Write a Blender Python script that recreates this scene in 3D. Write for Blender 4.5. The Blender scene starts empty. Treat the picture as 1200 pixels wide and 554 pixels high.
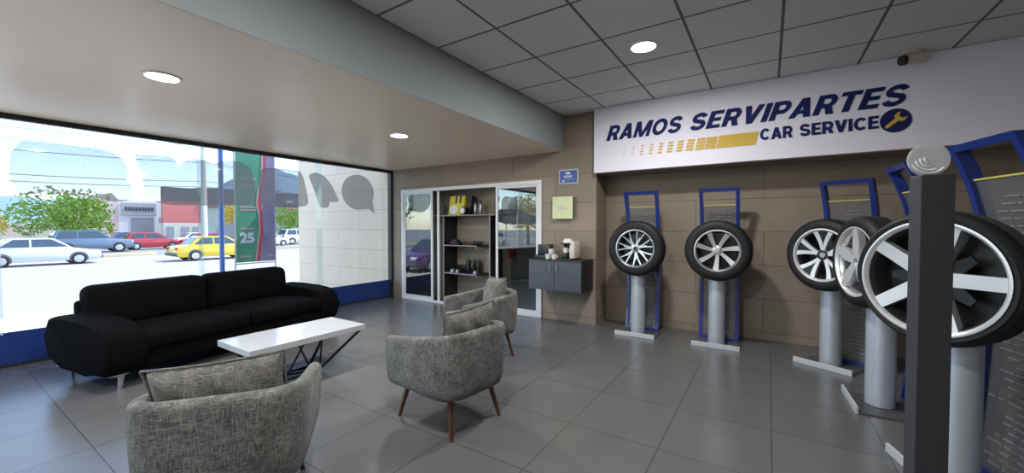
import bpy, bmesh, math, random
from mathutils import Vector, Matrix
R = math.radians
random.seed(7)
scn = bpy.context.scene
COL = scn.collection

# ------------------------------------------------------------------ materials
MATS = {}
def nodes_of(name):
    m = bpy.data.materials.new(name); m.use_nodes = True
    nt = m.node_tree; nt.nodes.clear()
    out = nt.nodes.new('ShaderNodeOutputMaterial')
    MATS[name] = m
    return m, nt, out
def N(nt, t, **kw):
    n = nt.nodes.new(t)
    for k, v in kw.items():
        if k in n.inputs: n.inputs[k].default_value = v
        else: setattr(n, k, v)
    return n
def c4(c): return (c[0], c[1], c[2], 1.0)
def pbr(name, col, rough=0.5, metal=0.0, nscale=0.0, namt=0.15, bump=0.0, bscale=None, spec=0.5, sheen=0.0, coat=0.0, stretch=None, rough_var=0.0, trans=0.0):
    """principled material with object-space procedural variation"""
    m, nt, out = nodes_of(name)
    b = N(nt, 'ShaderNodeBsdfPrincipled'); L = nt.links
    b.inputs['Roughness'].default_value = rough; b.inputs['Metallic'].default_value = metal
    b.inputs['Specular IOR Level'].default_value = spec
    b.inputs['Sheen Weight'].default_value = sheen; b.inputs['Coat Weight'].default_value = coat
    b.inputs['Coat Roughness'].default_value = 0.05
    b.inputs['Transmission Weight'].default_value = trans
    b.inputs['Base Color'].default_value = c4(col)
    L.new(b.outputs[0], out.inputs[0])
    tc = N(nt, 'ShaderNodeTexCoord'); vec = tc.outputs['Object']
    if stretch:
        mp = N(nt, 'ShaderNodeMapping'); mp.inputs['Scale'].default_value = stretch
        L.new(vec, mp.inputs[0]); vec = mp.outputs[0]
    if nscale <= 0: nscale, namt = 6.0, 0.04
    no = N(nt, 'ShaderNodeTexNoise', Scale=nscale, Detail=5.0); L.new(vec, no.inputs['Vector'])
    mx = N(nt, 'ShaderNodeMix', data_type='RGBA', blend_type='MIX')
    mx.inputs[6].default_value = c4([v*(1-namt) for v in col]); mx.inputs[7].default_value = c4([min(1, v*(1+namt)) for v in col])
    L.new(no.outputs[0], mx.inputs[0]); L.new(mx.outputs[2], b.inputs['Base Color'])
    if rough_var:
        mr = N(nt, 'ShaderNodeMapRange'); mr.inputs[3].default_value = rough-rough_var; mr.inputs[4].default_value = rough+rough_var
        L.new(no.outputs[0], mr.inputs[0]); L.new(mr.outputs[0], b.inputs['Roughness'])
    if bump:
        n2 = N(nt, 'ShaderNodeTexNoise', Scale=bscale or nscale, Detail=6.0); L.new(vec, n2.inputs['Vector'])
        bp = N(nt, 'ShaderNodeBump', Strength=bump, Distance=0.01); L.new(n2.outputs[0], bp.inputs['Height']); L.new(bp.outputs[0], b.inputs['Normal'])
    return m
def emit(name, col, s):
    m, nt, out = nodes_of(name)
    e = N(nt, 'ShaderNodeEmission', Color=c4(col), Strength=s); nt.links.new(e.outputs[0], out.inputs[0]); return m
def glassy(name, tint, refl=0.06, rough=0.0, diff=0.0, dcol=(.5,.5,.5), ior=1.5):
    """thin sheet: tinted see-through + fresnel gloss (+ a little diffuse body)"""
    m, nt, out = nodes_of(name); L = nt.links
    t = N(nt, 'ShaderNodeBsdfTransparent', Color=c4(tint)); g = N(nt, 'ShaderNodeBsdfGlossy', Roughness=rough)
    ge = N(nt, 'ShaderNodeNewGeometry'); dt = N(nt, 'ShaderNodeVectorMath', operation='DOT_PRODUCT'); L.new(ge.outputs['Normal'], dt.inputs[0]); L.new(ge.outputs['Incoming'], dt.inputs[1])
    ab = N(nt, 'ShaderNodeMath', operation='ABSOLUTE'); L.new(dt.outputs['Value'], ab.inputs[0])
    om = N(nt, 'ShaderNodeMath', operation='SUBTRACT'); om.inputs[0].default_value = 1.0; L.new(ab.outputs[0], om.inputs[1])
    pw = N(nt, 'ShaderNodeMath', operation='POWER'); pw.inputs[1].default_value = 5.0; L.new(om.outputs[0], pw.inputs[0])
    r0 = ((ior-1)/(ior+1))**2+refl
    ad = N(nt, 'ShaderNodeMath', operation='MULTIPLY_ADD'); ad.inputs[1].default_value = (1-r0)*.6; ad.inputs[2].default_value = r0; ad.use_clamp = True
    L.new(pw.outputs[0], ad.inputs[0])
    s1 = N(nt, 'ShaderNodeMixShader'); L.new(ad.outputs[0], s1.inputs[0]); L.new(t.outputs[0], s1.inputs[1]); L.new(g.outputs[0], s1.inputs[2])
    last = s1
    if diff > 0:
        d = N(nt, 'ShaderNodeBsdfDiffuse', Color=c4(dcol)); tr = N(nt, 'ShaderNodeBsdfTranslucent', Color=c4(dcol))
        dd = N(nt, 'ShaderNodeMixShader'); dd.inputs[0].default_value = .5
        L.new(d.outputs[0], dd.inputs[1]); L.new(tr.outputs[0], dd.inputs[2])
        s2 = N(nt, 'ShaderNodeMixShader'); s2.inputs[0].default_value = diff
        L.new(s1.outputs[0], s2.inputs[1]); L.new(dd.outputs[0], s2.inputs[2]); last = s2
    L.new(last.outputs[0], out.inputs[0]); return m
def tiles(name, c1, c2, mortar, w, h, off, msize, axes='XY', origin=(0, 0), rough=0.4, rv=0.05, nscale=2.0, namt=0.2, bump=0.3, spec=0.5, nbump=0.0, bias=0.0):
    """procedural blocks / tiles in world metres; axes picks the plane"""
    m, nt, out = nodes_of(name); L = nt.links
    b = N(nt, 'ShaderNodeBsdfPrincipled'); L.new(b.outputs[0], out.inputs[0]); b.inputs['Specular IOR Level'].default_value = spec
    tc = N(nt, 'ShaderNodeTexCoord'); sp = N(nt, 'ShaderNodeSeparateXYZ'); L.new(tc.outputs['Object'], sp.inputs[0])
    cb = N(nt, 'ShaderNodeCombineXYZ')
    for i, a in enumerate(axes):
        ad = N(nt, 'ShaderNodeMath', operation='SUBTRACT'); ad.inputs[1].default_value = origin[i]
        if a == 'S':   # x + y, for walls that turn a corner
            s = N(nt, 'ShaderNodeMath', operation='ADD'); L.new(sp.outputs[0], s.inputs[0]); L.new(sp.outputs[1], s.inputs[1]); L.new(s.outputs[0], ad.inputs[0])
        else: L.new(sp.outputs['XYZ'.index(a)], ad.inputs[0])
        L.new(ad.outputs[0], cb.inputs[i])
    br = N(nt, 'ShaderNodeTexBrick'); br.offset = off; br.squash = 1.0; br.offset_frequency = 2
    for k, v in (('Scale', 1.0), ('Mortar Size', msize), ('Mortar Smooth', .1), ('Bias', bias), ('Brick Width', w), ('Row Height', h)): br.inputs[k].default_value = v
    br.inputs['Color1'].default_value = c4(c1); br.inputs['Color2'].default_value = c4(c2); br.inputs['Mortar'].default_value = c4(mortar)
    L.new(cb.outputs[0], br.inputs['Vector'])
    no = N(nt, 'ShaderNodeTexNoise', Scale=nscale, Detail=8.0, Roughness=.65); L.new(tc.outputs['Object'], no.inputs['Vector'])
    mr = N(nt, 'ShaderNodeMapRange'); mr.inputs[3].default_value = 1-namt; mr.inputs[4].default_value = 1+namt; L.new(no.outputs[0], mr.inputs[0])
    mu = N(nt, 'ShaderNodeMix', data_type='RGBA', blend_type='MULTIPLY'); mu.inputs[0].default_value = 1.0
    L.new(br.outputs[0], mu.inputs[6]); L.new(mr.outputs[0], mu.inputs[7]); L.new(mu.outputs[2], b.inputs['Base Color'])
    m2 = N(nt, 'ShaderNodeMapRange'); m2.inputs[3].default_value = rough-rv; m2.inputs[4].default_value = rough+rv; L.new(no.outputs[0], m2.inputs[0]); L.new(m2.outputs[0], b.inputs['Roughness'])
    bp = N(nt, 'ShaderNodeBump', Strength=bump, Distance=0.004); bp.invert = True; L.new(br.outputs['Fac'], bp.inputs['Height'])
    if nbump:
        bp2 = N(nt, 'ShaderNodeBump', Strength=nbump, Distance=0.004); L.new(no.outputs[0], bp2.inputs['Height']); L.new(bp.outputs[0], bp2.inputs['Normal']); L.new(bp2.outputs[0], b.inputs['Normal'])
    else: L.new(bp.outputs[0], b.inputs['Normal'])
    return m
def tweed(name, dark, light):
    """woven marl fabric: crossed stretched noises"""
    m, nt, out = nodes_of(name); L = nt.links
    b = N(nt, 'ShaderNodeBsdfPrincipled', Roughness=.95); b.inputs['Specular IOR Level'].default_value = .15; b.inputs['Sheen Weight'].default_value = .15
    L.new(b.outputs[0], out.inputs[0]); tc = N(nt, 'ShaderNodeTexCoord'); outs = []
    for sc in ((30, 30, 260), (210, 210, 24)):
        mp = N(nt, 'ShaderNodeMapping'); mp.inputs['Scale'].default_value = sc; L.new(tc.outputs['Object'], mp.inputs[0])
        no = N(nt, 'ShaderNodeTexNoise', Scale=1.0, Detail=3.0, Roughness=.6); L.new(mp.outputs[0], no.inputs['Vector']); outs.append(no.outputs[0])
    mx = N(nt, 'ShaderNodeMath', operation='MAXIMUM'); L.new(outs[0], mx.inputs[0]); L.new(outs[1], mx.inputs[1])
    big = N(nt, 'ShaderNodeTexNoise', Scale=9.0, Detail=2.0); L.new(tc.outputs['Object'], big.inputs['Vector'])
    ad = N(nt, 'ShaderNodeMath', operation='MULTIPLY_ADD'); ad.inputs[1].default_value = .25; L.new(big.outputs[0], ad.inputs[0]); L.new(mx.outputs[0], ad.inputs[2])
    cr = N(nt, 'ShaderNodeValToRGB'); cr.color_ramp.elements[0].position = .58; cr.color_ramp.elements[0].color = c4(dark); cr.color_ramp.elements[1].position = .86; cr.color_ramp.elements[1].color = c4(light)
    L.new(ad.outputs[0], cr.inputs[0]); L.new(cr.outputs[0], b.inputs['Base Color'])
    bp = N(nt, 'ShaderNodeBump', Strength=.35, Distance=.003); L.new(mx.outputs[0], bp.inputs['Height']); L.new(bp.outputs[0], b.inputs['Normal'])
    return m

# room surfaces
tiles('block_wall', (.30,.245,.19), (.255,.208,.16), (.15,.12,.095), 1.60, .43, .5, .0045, 'SZ', (.35, .10), rough=.55, rv=.1, nscale=3.0, namt=.22, bump=.3, nbump=.04)
tiles('pale_block_wall', (.86,.70,.53), (.83,.67,.50), (.55,.44,.34), 1.60, .43, .5, .006, 'XZ', (.35, .10), rough=.8, rv=.05, nscale=2.0, namt=.08, bump=.4)
tiles('floor_tile', (.122,.124,.125), (.112,.113,.114), (.05,.05,.05), .625, .67, .0, .0035, 'XY', (.035, .652), rough=.25, rv=.05, nscale=5.0, namt=.09, bump=.3, spec=.5, nbump=.015)
tiles('ceiling_tile', (.78,.79,.77), (.76,.77,.75), (.16,.16,.16), .685, .69, .0, .012, 'XY', (-2.665, .037), rough=.9, rv=.02, nscale=120.0, namt=.05, bump=.5)
pbr('plaster_soffit', (.94,.80,.62), .33, nscale=1.2, namt=.02, spec=.6)
pbr('plaster_grey', (.30,.33,.345), .75, nscale=2, namt=.04)
pbr('plaster_white', (.62,.6,.57), .8)
pbr('dark_frame', (.02,.02,.022), .4)
pbr('white_alu', (.78,.79,.8), .35, nscale=8, namt=.03)
pbr('blue_film', (.012,.04,.20), .35, nscale=3, namt=.3)
glassy('window_glass', (.90,.92,.93), 0.0, ior=1.4)
glassy('fin_glass', (.90,.95,.95), .02, ior=1.3, diff=.06, dcol=(.8,.9,.9))
glassy('door_glass', (.62,.66,.68), .15, ior=1.5)
glassy('letter_film', (.76,.76,.76), 0.0, rough=.4, diff=.28, dcol=(.46,.44,.42), ior=1.02)
pbr('sign_white', (.88,.87,.97), .8, nscale=2, namt=.02)
pbr('navy', (.014,.022,.12), .75, spec=.2); pbr('sign_yellow', (.66,.45,.07), .7)
pbr('mid_blue', (.03,.10,.40), .4); pbr('plaque_white', (.75,.78,.8), .4); pbr('plaque_green', (.70,.74,.42), .35, nscale=12, namt=.08)
pbr('plaque_grey', (.5,.55,.5), .4)
# furniture
tweed('tweed', (.066,.067,.064), (.29,.295,.285))
tweed('tweed_cushion', (.085,.084,.076), (.31,.305,.28))
pbr('walnut', (.085,.036,.018), .4, nscale=14, namt=.35, stretch=(3,3,.6))
pbr('sofa_black', (.0042,.0038,.0044), .9, nscale=25, namt=.3, spec=.06, bump=.15, bscale=40)
pbr('chrome', (.75,.76,.78), .18, metal=1.0)
pbr('table_white', (.56,.58,.62), .16, nscale=4, namt=.03, bump=.12, bscale=14, coat=.4)
pbr('black_steel', (.012,.012,.013), .35, metal=.3)
# wheels
pbr('rubber', (.009,.009,.010), .6, nscale=30, namt=.2, bump=.1, bscale=60, spec=.4)
pbr('alloy', (.62,.63,.65), .28, metal=.9, nscale=5, namt=.08)
pbr('alloy_bright', (.80,.81,.83), .35, metal=.55, nscale=5, namt=.05)
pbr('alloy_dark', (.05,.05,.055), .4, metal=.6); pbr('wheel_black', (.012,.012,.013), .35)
pbr('column_alu', (.56,.61,.68), .36, metal=.4, nscale=3, namt=.05)
pbr('plinth_silver', (.60,.64,.68), .4, metal=.2)
pbr('frame_blue', (.012,.035,.22), .3, coat=.3)
glassy('acrylic', (.80,.80,.82), .02, rough=.15, diff=.22, dcol=(.55,.57,.6))
pbr('acrylic_print', (.22,.23,.25), .5); pbr('panel_yellow', (.7,.65,.15), .5)
pbr('totem_grey', (.035,.037,.045), .55, nscale=200, namt=.3)
glassy('frost_disc', (.8,.8,.8), .02, rough=.2, diff=.55, dcol=(.75,.78,.8))
pbr('pale_emblem', (.75,.77,.78), .5)
# cabinet & small things
pbr('cabinet_grey', (.075,.085,.10), .45, nscale=4, namt=.1); pbr('cabinet_dark', (.02,.02,.022), .4)
pbr('black_plastic', (.012,.012,.013), .35); pbr('grey_plastic', (.13,.13,.13), .5); pbr('white_plastic', (.75,.75,.73), .3)
pbr('cream_plastic', (.68,.64,.56), .4); pbr('red_paint', (.45,.02,.02), .35); pbr('porcelain', (.8,.79,.76), .2)
pbr('box_yellow', (.70,.58,.03), .45); pbr('shelf_black', (.012,.012,.014), .5, nscale=10, namt=.2); pbr('shelf_edge', (.25,.25,.25), .5)
pbr('steel_part', (.38,.39,.42), .3, metal=.9, nscale=20, namt=.3)
emit('lamp_glow', (1.0,.96,.88), 14.0)
# outdoors
pbr('asphalt', (.37,.35,.325), .9, nscale=.6, namt=.12); pbr('road_grey', (.26,.26,.265), .9, nscale=.5, namt=.15)
pbr('kerb_yellow', (.68,.55,.30), .8, nscale=2, namt=.2); pbr('paving_pale', (.55,.53,.5), .9, nscale=1, namt=.1)
pbr('bounce_pale', (.66,.58,.48), .9, nscale=1, namt=.06)
pbr('building_white', (.74,.72,.72), .8, nscale=.3, namt=.06); pbr('building_pink', (.66,.52,.47), .8, nscale=.3, namt=.06)
pbr('building_dark', (.06,.075,.10), .6, nscale=.3, namt=.1); pbr('building_red', (.55,.16,.14), .7); pbr('building_beige', (.6,.54,.44), .8)
pbr('sign_grey', (.42,.40,.39), .8); pbr('grey_door', (.28,.29,.31), .6); pbr('dark_opening', (.04,.04,.045), .7)
pbr('sage_wall', (.42,.46,.42), .8, nscale=.5, namt=.1)
pbr('hill_haze', (.17,.27,.36), .95, nscale=.02, namt=.2)  # distance haze is put into the blue base colour
pbr('leaf', (.23,.36,.05), .7, nscale=1.2, namt=.45, trans=.0); pbr('leaf_dark', (.11,.20,.04), .7, nscale=1.2, namt=.4); pbr('leaf_yellow', (.55,.42,.06), .7, nscale=1.5, namt=.3)
pbr('bark', (.14,.10,.07), .9, nscale=4, namt=.3)
pbr('pole_blue', (.08,.18,.50), .4); pbr('pole_pale', (.58,.56,.52), .7); pbr('cable', (.06,.06,.07), .6)
pbr('banner_green', (.10,.36,.22), .7, nscale=2, namt=.3); pbr('banner_purple', (.30,.26,.40), .7, nscale=3, namt=.5); pbr('banner_red', (.6,.08,.10), .7, nscale=3, namt=.2); pbr('banner_pink', (.62,.42,.44), .7)
pbr('awning_cloth', (.10,.12,.16), .8, nscale=1.5, namt=.3)
def paint(n, c, coat=.6): return pbr(n, c, .35, nscale=.5, namt=.03, coat=coat)
paint('car_yellow', (.72,.50,.03)); paint('car_red', (.55,.03,.05)); paint('car_silver', (.55,.57,.60)); paint('car_bluegrey', (.12,.17,.24)); paint('car_white', (.75,.76,.78)); paint('car_purple', (.10,.035,.13)); paint('car_blue', (.05,.12,.32))
pbr('car_glass', (.05,.07,.09), .08, coat=.5); pbr('tail_red', (.5,.02,.02), .3); pbr('lamp_clear', (.7,.72,.75), .15); pbr('hubcap', (.5,.5,.52), .3, metal=.7); pbr('bumper_grey', (.10,.10,.11), .6)
M = MATS

# ------------------------------------------------------------------ mesh helpers
def new(): return bmesh.new()
def box(bm, x0, x1, y0, y1, z0, z1, bev=0.0, seg=2):
    r = bmesh.ops.create_cube(bm, size=1.0)
    vs = r['verts']
    for v in vs:
        v.co = Vector(((x0+x1)/2+v.co.x*(x1-x0), (y0+y1)/2+v.co.y*(y1-y0), (z0+z1)/2+v.co.z*(z1-z0)))
    if bev > 0:
        es = list({e for v in vs for e in v.link_edges})
        bmesh.ops.bevel(bm, geom=es, offset=bev, segments=seg, profile=.5, affect='EDGES')
    return bm
def tube(bm, a, b, r0, r1=None, seg=16, cap=True):
    a, b = Vector(a), Vector(b); r1 = r0 if r1 is None else r1
    d = (b-a); q = d.normalized().to_track_quat('Z', 'Y')
    rings = []
    for p, r in ((a, r0), (b, r1)):
        rings.append([bm.verts.new(p + q @ Vector((r*math.cos(2*math.pi*k/seg), r*math.sin(2*math.pi*k/seg), 0))) for k in range(seg)])
    for k in range(seg):
        bm.faces.new((rings[0][k], rings[0][(k+1) % seg], rings[1][(k+1) % seg], rings[1][k]))
    if cap: bm.faces.new(rings[0][::-1]); bm.faces.new(rings[1])
    return bm
def pipe(bm, pts, r, seg=8):
    for i in range(len(pts)-1): tube(bm, pts[i], pts[i+1], r, seg=seg)
    return bm
def bar(bm, a, b, w, h=None):
    """square bar between two points"""
    h = h or w; a, b = Vector(a), Vector(b); d = (b-a).normalized()
    up = Vector((0, 0, 1)) if abs(d.z) < .95 else Vector((1, 0, 0))
    s = d.cross(up).normalized(); u = s.cross(d).normalized()
    v = [[bm.verts.new(p + s*sx*w/2 + u*sz*h/2) for sx, sz in ((-1,-1),(1,-1),(1,1),(-1,1))] for p in (a, b)]
    for k in range(4): bm.faces.new((v[0][k], v[0][(k+1) % 4], v[1][(k+1) % 4], v[1][k]))
    bm.faces.new(v[0][::-1]); bm.faces.new(v[1]); return bm
def lathe(bm, prof, seg=48, axis='Z', origin=(0, 0, 0), closed=False):
    """prof: (radius, height) pairs turned about the axis ('Z' or 'Y': height runs along it)"""
    o = Vector(origin); rings = []
    for r, h in prof:
        ring = []
        for k in range(seg):
            a = 2*math.pi*k/seg
            p = Vector((r*math.cos(a), r*math.sin(a), h)) if axis == 'Z' else Vector((r*math.cos(a), h, r*math.sin(a)))
            ring.append(bm.verts.new(o+p))
        rings.append(ring)
    n = len(rings); pairs = [(i, i+1) for i in range(n-1)] + ([(n-1, 0)] if closed else [])
    for i, j in pairs:
        for k in range(seg): bm.faces.new((rings[i][k], rings[i][(k+1) % seg], rings[j][(k+1) % seg], rings[j][k]))
    if not closed:
        for ring in (rings[0], rings[-1]):
            try: bm.faces.new(ring)
            except ValueError: pass
    return bm
def prism(bm, poly, f, t):
    """poly of 2D points mapped by f(u,v,s) with s=0 front, s=1 back (t thick)"""
    a = [bm.verts.new(f(u, v, 0.0)) for u, v in poly]; b = [bm.verts.new(f(u, v, t)) for u, v in poly]
    n = len(poly)
    for k in range(n): bm.faces.new((a[k], a[(k+1) % n], b[(k+1) % n], b[k]))
    bm.faces.new(a[::-1]); bm.faces.new(b); return bm
def smooth_poly(pts, it=3):
    for _ in range(it):
        q = []
        for i in range(len(pts)):
            a, b = Vector(pts[i]), Vector(pts[(i+1) % len(pts)])
            q += [tuple(a*.75+b*.25), tuple(a*.25+b*.75)]
        pts = q
    return pts
def obj(name, bm, mat, parent=None, smooth=True, loc=None, rotz=0.0, sub=0, angle=35):
    bmesh.ops.recalc_face_normals(bm, faces=bm.faces)
    me = bpy.data.meshes.new(name); bm.to_mesh(me); bm.free()
    for m in (mat if isinstance(mat, (list, tuple)) else [mat]): me.materials.append(M[m])
    if smooth:
        me.shade_smooth()
        if not sub:
            try: me.set_sharp_from_angle(angle=R(angle))
            except Exception: pass
    o = bpy.data.objects.new(name, me); COL.objects.link(o)
    if parent: o.parent = parent
    if loc: o.location = loc
    if rotz: o.rotation_euler = (0, 0, rotz)
    if sub:
        md = o.modifiers.new('sub', 'SUBSURF'); md.levels = sub; md.render_levels = sub
    return o
def tag(o, label, cat, group=None, kind=None):
    o['label'] = label; o['category'] = cat
    if group: o['group'] = group
    if kind: o['kind'] = kind
    return o
def struct(o, label=None):
    o['kind'] = 'structure'
    if label: o['label'] = label
    return o
def thing(name, label, cat, loc=(0, 0, 0), rotz=0.0, group=None):
    o = bpy.data.objects.new(name, None); COL.objects.link(o); o.empty_display_size = .1
    o.location = loc; o.rotation_euler = (0, 0, rotz); return tag(o, label, cat, group)
def dup(o, parent=None):
    c = o.copy(); COL.objects.link(c); c.parent = parent
    for ch in list(o.children): dup(ch, c)
    return c
def face_rot(fx, fy): return math.atan2(-fx, fy)       # turns local +Y to (fx, fy)
def text_bm(s, w, h, shear=0.0, bold=0.0, ext=0.004, loc=(0, 0, 0), orient='-Y', lspace=1.0):
    """lettering as real geometry, lower-left corner at loc, w x h metres"""
    cu = bpy.data.curves.new('t', 'FONT'); cu.body = s; cu.size = 1.0; cu.offset = bold; cu.shear = shear; cu.extrude = .5; cu.space_character = lspace; cu.resolution_u = 4
    o = bpy.data.objects.new('t', cu); COL.objects.link(o); bpy.context.view_layer.update()
    me = bpy.data.meshes.new_from_object(o.evaluated_get(bpy.context.evaluated_depsgraph_get()))
    bm = new(); bm.from_mesh(me); bpy.data.objects.remove(o); bpy.data.curves.remove(cu); bpy.data.meshes.remove(me)
    xs = [v.co.x for v in bm.verts]; ys = [v.co.y for v in bm.verts]; zs = [v.co.z for v in bm.verts]
    sx = w/max(1e-6, max(xs)-min(xs)); sy = h/max(1e-6, max(ys)-min(ys)); x0, y0, z0, z1 = min(xs), min(ys), min(zs), max(zs)
    for v in bm.verts:
        u, t, d = (v.co.x-x0)*sx, (v.co.y-y0)*sy, (v.co.z-z0)/max(1e-6, z1-z0)*ext
        if orient == '-Y': v.co = Vector((loc[0]+u, loc[1]-d, loc[2]+t))
        elif orient == '+X': v.co = Vector((loc[0]+d, loc[1]+u, loc[2]+t))
    return bm
def join_bm(dst, src):
    me = bpy.data.meshes.new('j'); src.to_mesh(me); src.free(); dst.from_mesh(me); bpy.data.meshes.remove(me); return dst

# ------------------------------------------------------------------ the room
XW, YB, XR, YS, ZC, ZS = -6.6, 5.55, 2.7, -3.4, 3.15, 2.62
GZ = -0.5
def s_box(name, mat, *boxes, label=None):
    bm = new()
    for b in boxes: box(bm, *b)
    return struct(obj(name, bm, mat, smooth=False), label)
s_box('floor', 'floor_tile', (XW-.05, XR, YS, 6.02, -.12, 0), label='glossy grey square floor tiles')
s_box('ceiling', 'ceiling_tile', (-2.665, XR, YS, 5.97, ZC, ZC+.08), label='grey suspended ceiling of square tiles')
s_box('ceiling_soffit', 'plaster_soffit', (XW-.05, -2.67, YS, 5.6, ZS, ZS+.10), label='lowered smooth cream ceiling beside the window')
s_box('trim_1', 'plaster_grey', (-2.67, -2.665, YS, 5.6, ZS, ZC+.05), (-2.72, -2.67, YS, 5.6, ZS+.10, ZC+.05), label='grey vertical drop between the two ceiling levels')
s_box('roof_slab', 'plaster_white', (XW-.25, XR+.2, YS-.2, 6.2, ZC+.30, ZC+.55), (XW-.25, XW-.05, YS-.2, 5.6, ZS-.02, ZC+.30), (XW-.25, XR+.2, YS-.2, YS-.02, ZS+.1, ZC+.30))
# back wall: pieces round the showcase opening and the display recess
wb = new()
for b in ((-6.62, -6.27, YB, 6.0, 0, ZC), (-6.27, -3.03, YB, 6.0, 2.20, ZC), (-3.03, -2.13, YB, 6.0, 0, ZC),
          (-6.62, XR, 6.0, 6.15, 0, ZC+.2), (-2.13, XR, YB, 6.0, 2.23, ZC)): box(wb, *b)
struct(obj('wall_back', wb, 'block_wall', smooth=False), 'brown-grey concrete block back wall')
s_box('wall_right', 'block_wall', (XR, XR+.15, YS, 6.15, -.1, ZC+.2))
s_box('wall_outer', 'pale_block_wall', (-10.16, XW-.06, YB, YB+.3, GZ, ZC+.55), label='pale block wall running out towards the street')
s_box('wall_plinth', 'plaster_white', (XW-.25, XW-.06, YS-.2, YB, GZ, -.0), (XW-.25, XR, YS-.2, YS, GZ, 0))
s_box('wall_front', 'plaster_white', (-3.2, XR, YS-.1, YS, 0, ZC))  # unseen; solid span sized to limit light from behind
s_box('wall_corner_pillar', 'plaster_white', (XW-.10, XW+.12, YS-.1, YS+.15, 0, ZS))
# window wall towards the street: frameless panes with glass fins
wf = new()
box(wf, XW-.05, XW+.02, YS+.15, YB, ZS-.055, ZS); box(wf, XW-.05, XW+.02, YS+.15, YB, 0, .025); box(wf, XW-.05, XW+.05, YB-.055, YB, .0, ZS)
w1 = struct(obj('window_1', wf, 'dark_frame', smooth=False), 'frameless shop window on the street side')
edges = [YS+.15, -1.17, .52, 2.22, 3.92, YB-.05]
for a, b in zip(edges[:-1], edges[1:]):
    bm = new(); box(bm, XW-.012, XW, a+.003, b-.003, .025, ZS-.05); obj('pane', bm, 'window_glass', w1, smooth=False)
for e in edges[1:-1]:
    bm = new(); box(bm, XW+.002, XW+.15, e-.008, e+.008, .36, ZS); obj('glass_fin', bm, 'fin_glass', w1, smooth=False)
bm = new(); box(bm, XW+.002, XW+.006, YS+.16, YB-.056, .025, .36); obj('blue_band', bm, 'blue_film', w1, smooth=False)
# unseen glazing added behind the camera to let in light
wf = new()
for x in (XW+.12, -4.9, -3.25): box(wf, x, x+.05, YS-.08, YS-.02, 0, ZS)
box(wf, XW+.12, -3.2, YS-.08, YS-.02, ZS-.02, ZC+.05); box(wf, XW+.12, -3.2, YS-.08, YS-.02, 0, .05)
w2 = struct(obj('added_window', wf, 'white_alu', smooth=False))
bm = new(); box(bm, XW+.12, -3.2, YS-.055, YS-.045, .05, ZS-.02); obj('pane', bm, 'window_glass', w2, smooth=False)

# letter films on the big window
def film(pts, label, grp='grey letter films on the street window'):
    bm = new(); prism(bm, smooth_poly(pts, 1), lambda u, v, s: Vector((XW+.004+s, u, v)), .0015)
    tag(obj('letter_decal', bm, 'letter_film', smooth=False), label, 'window decal', grp)
film([(.62,2.36),(.9,2.37),(1.21,2.37),(1.32,2.37),(1.43,2.32),(1.5,2.21),(1.52,2.1),(1.49,2.03),(1.52,2.0),(1.55,1.91),(1.58,1.83),(1.55,1.79),(1.4,1.75),(1.31,1.77),(1.2,1.8),(.89,1.82),(.60,1.78)], 'translucent grey letter on the glass, farthest left, above the green tree')
film([(1.58,2.36),(1.61,2.355),(1.76,2.37),(1.9,2.38),(1.97,2.35),(2.0,2.27),(2.02,2.25),(2.06,2.32),(2.14,2.37),(2.26,2.39),(2.35,2.36),(2.4,2.33),(2.47,2.38),(2.6,2.42),(2.76,2.42),(2.89,2.34),(2.93,2.15),(2.96,1.84),(2.9,1.79),(2.4,1.75),(1.97,1.74),(1.82,1.75),(1.72,1.81),(1.67,1.9),(1.64,2.02),(1.65,2.08),(1.7,2.13),(1.65,2.16),(1.62,2.19),(1.59,2.26)], 'wide translucent letter on the glass with two humps, over the dark building')
film([(3.0,2.21),(3.01,2.33),(3.1,2.38),(3.34,2.39),(3.56,2.39),(3.65,2.38),(3.7,2.27),(3.77,1.95),(3.77,1.84),(3.71,1.8),(3.47,1.77),(3.08,1.77),(3.01,1.82),(2.99,1.95)], 'translucent letter on the glass in front of the banner edge and far hill')
film([(3.78,2.32),(3.82,2.37),(3.93,2.4),(4.06,2.36),(4.2,2.22),(4.31,2.01),(4.35,1.93),(4.28,1.9),(4.15,1.9),(4.16,1.83),(4.11,1.79),(3.97,1.79),(3.95,1.89),(3.86,2.14)], 'dark grey leaf-shaped film on the glass across the second glass fin')
cp = [(4.755+.355*math.cos(R(a)), 2.115+.335*math.sin(R(a))) for a in range(-25, 300, 13)]
bm = new(); prism(bm, cp + [(5.0,1.80),(5.12,1.72)], lambda u, v, s: Vector((XW+.004+s, u, v)), .0015)
tag(obj('letter_decal', bm, 'letter_film', smooth=False), 'round grey film with a tail like a speech bubble, nearest the room corner', 'window decal', 'grey letter films on the street window')

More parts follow.
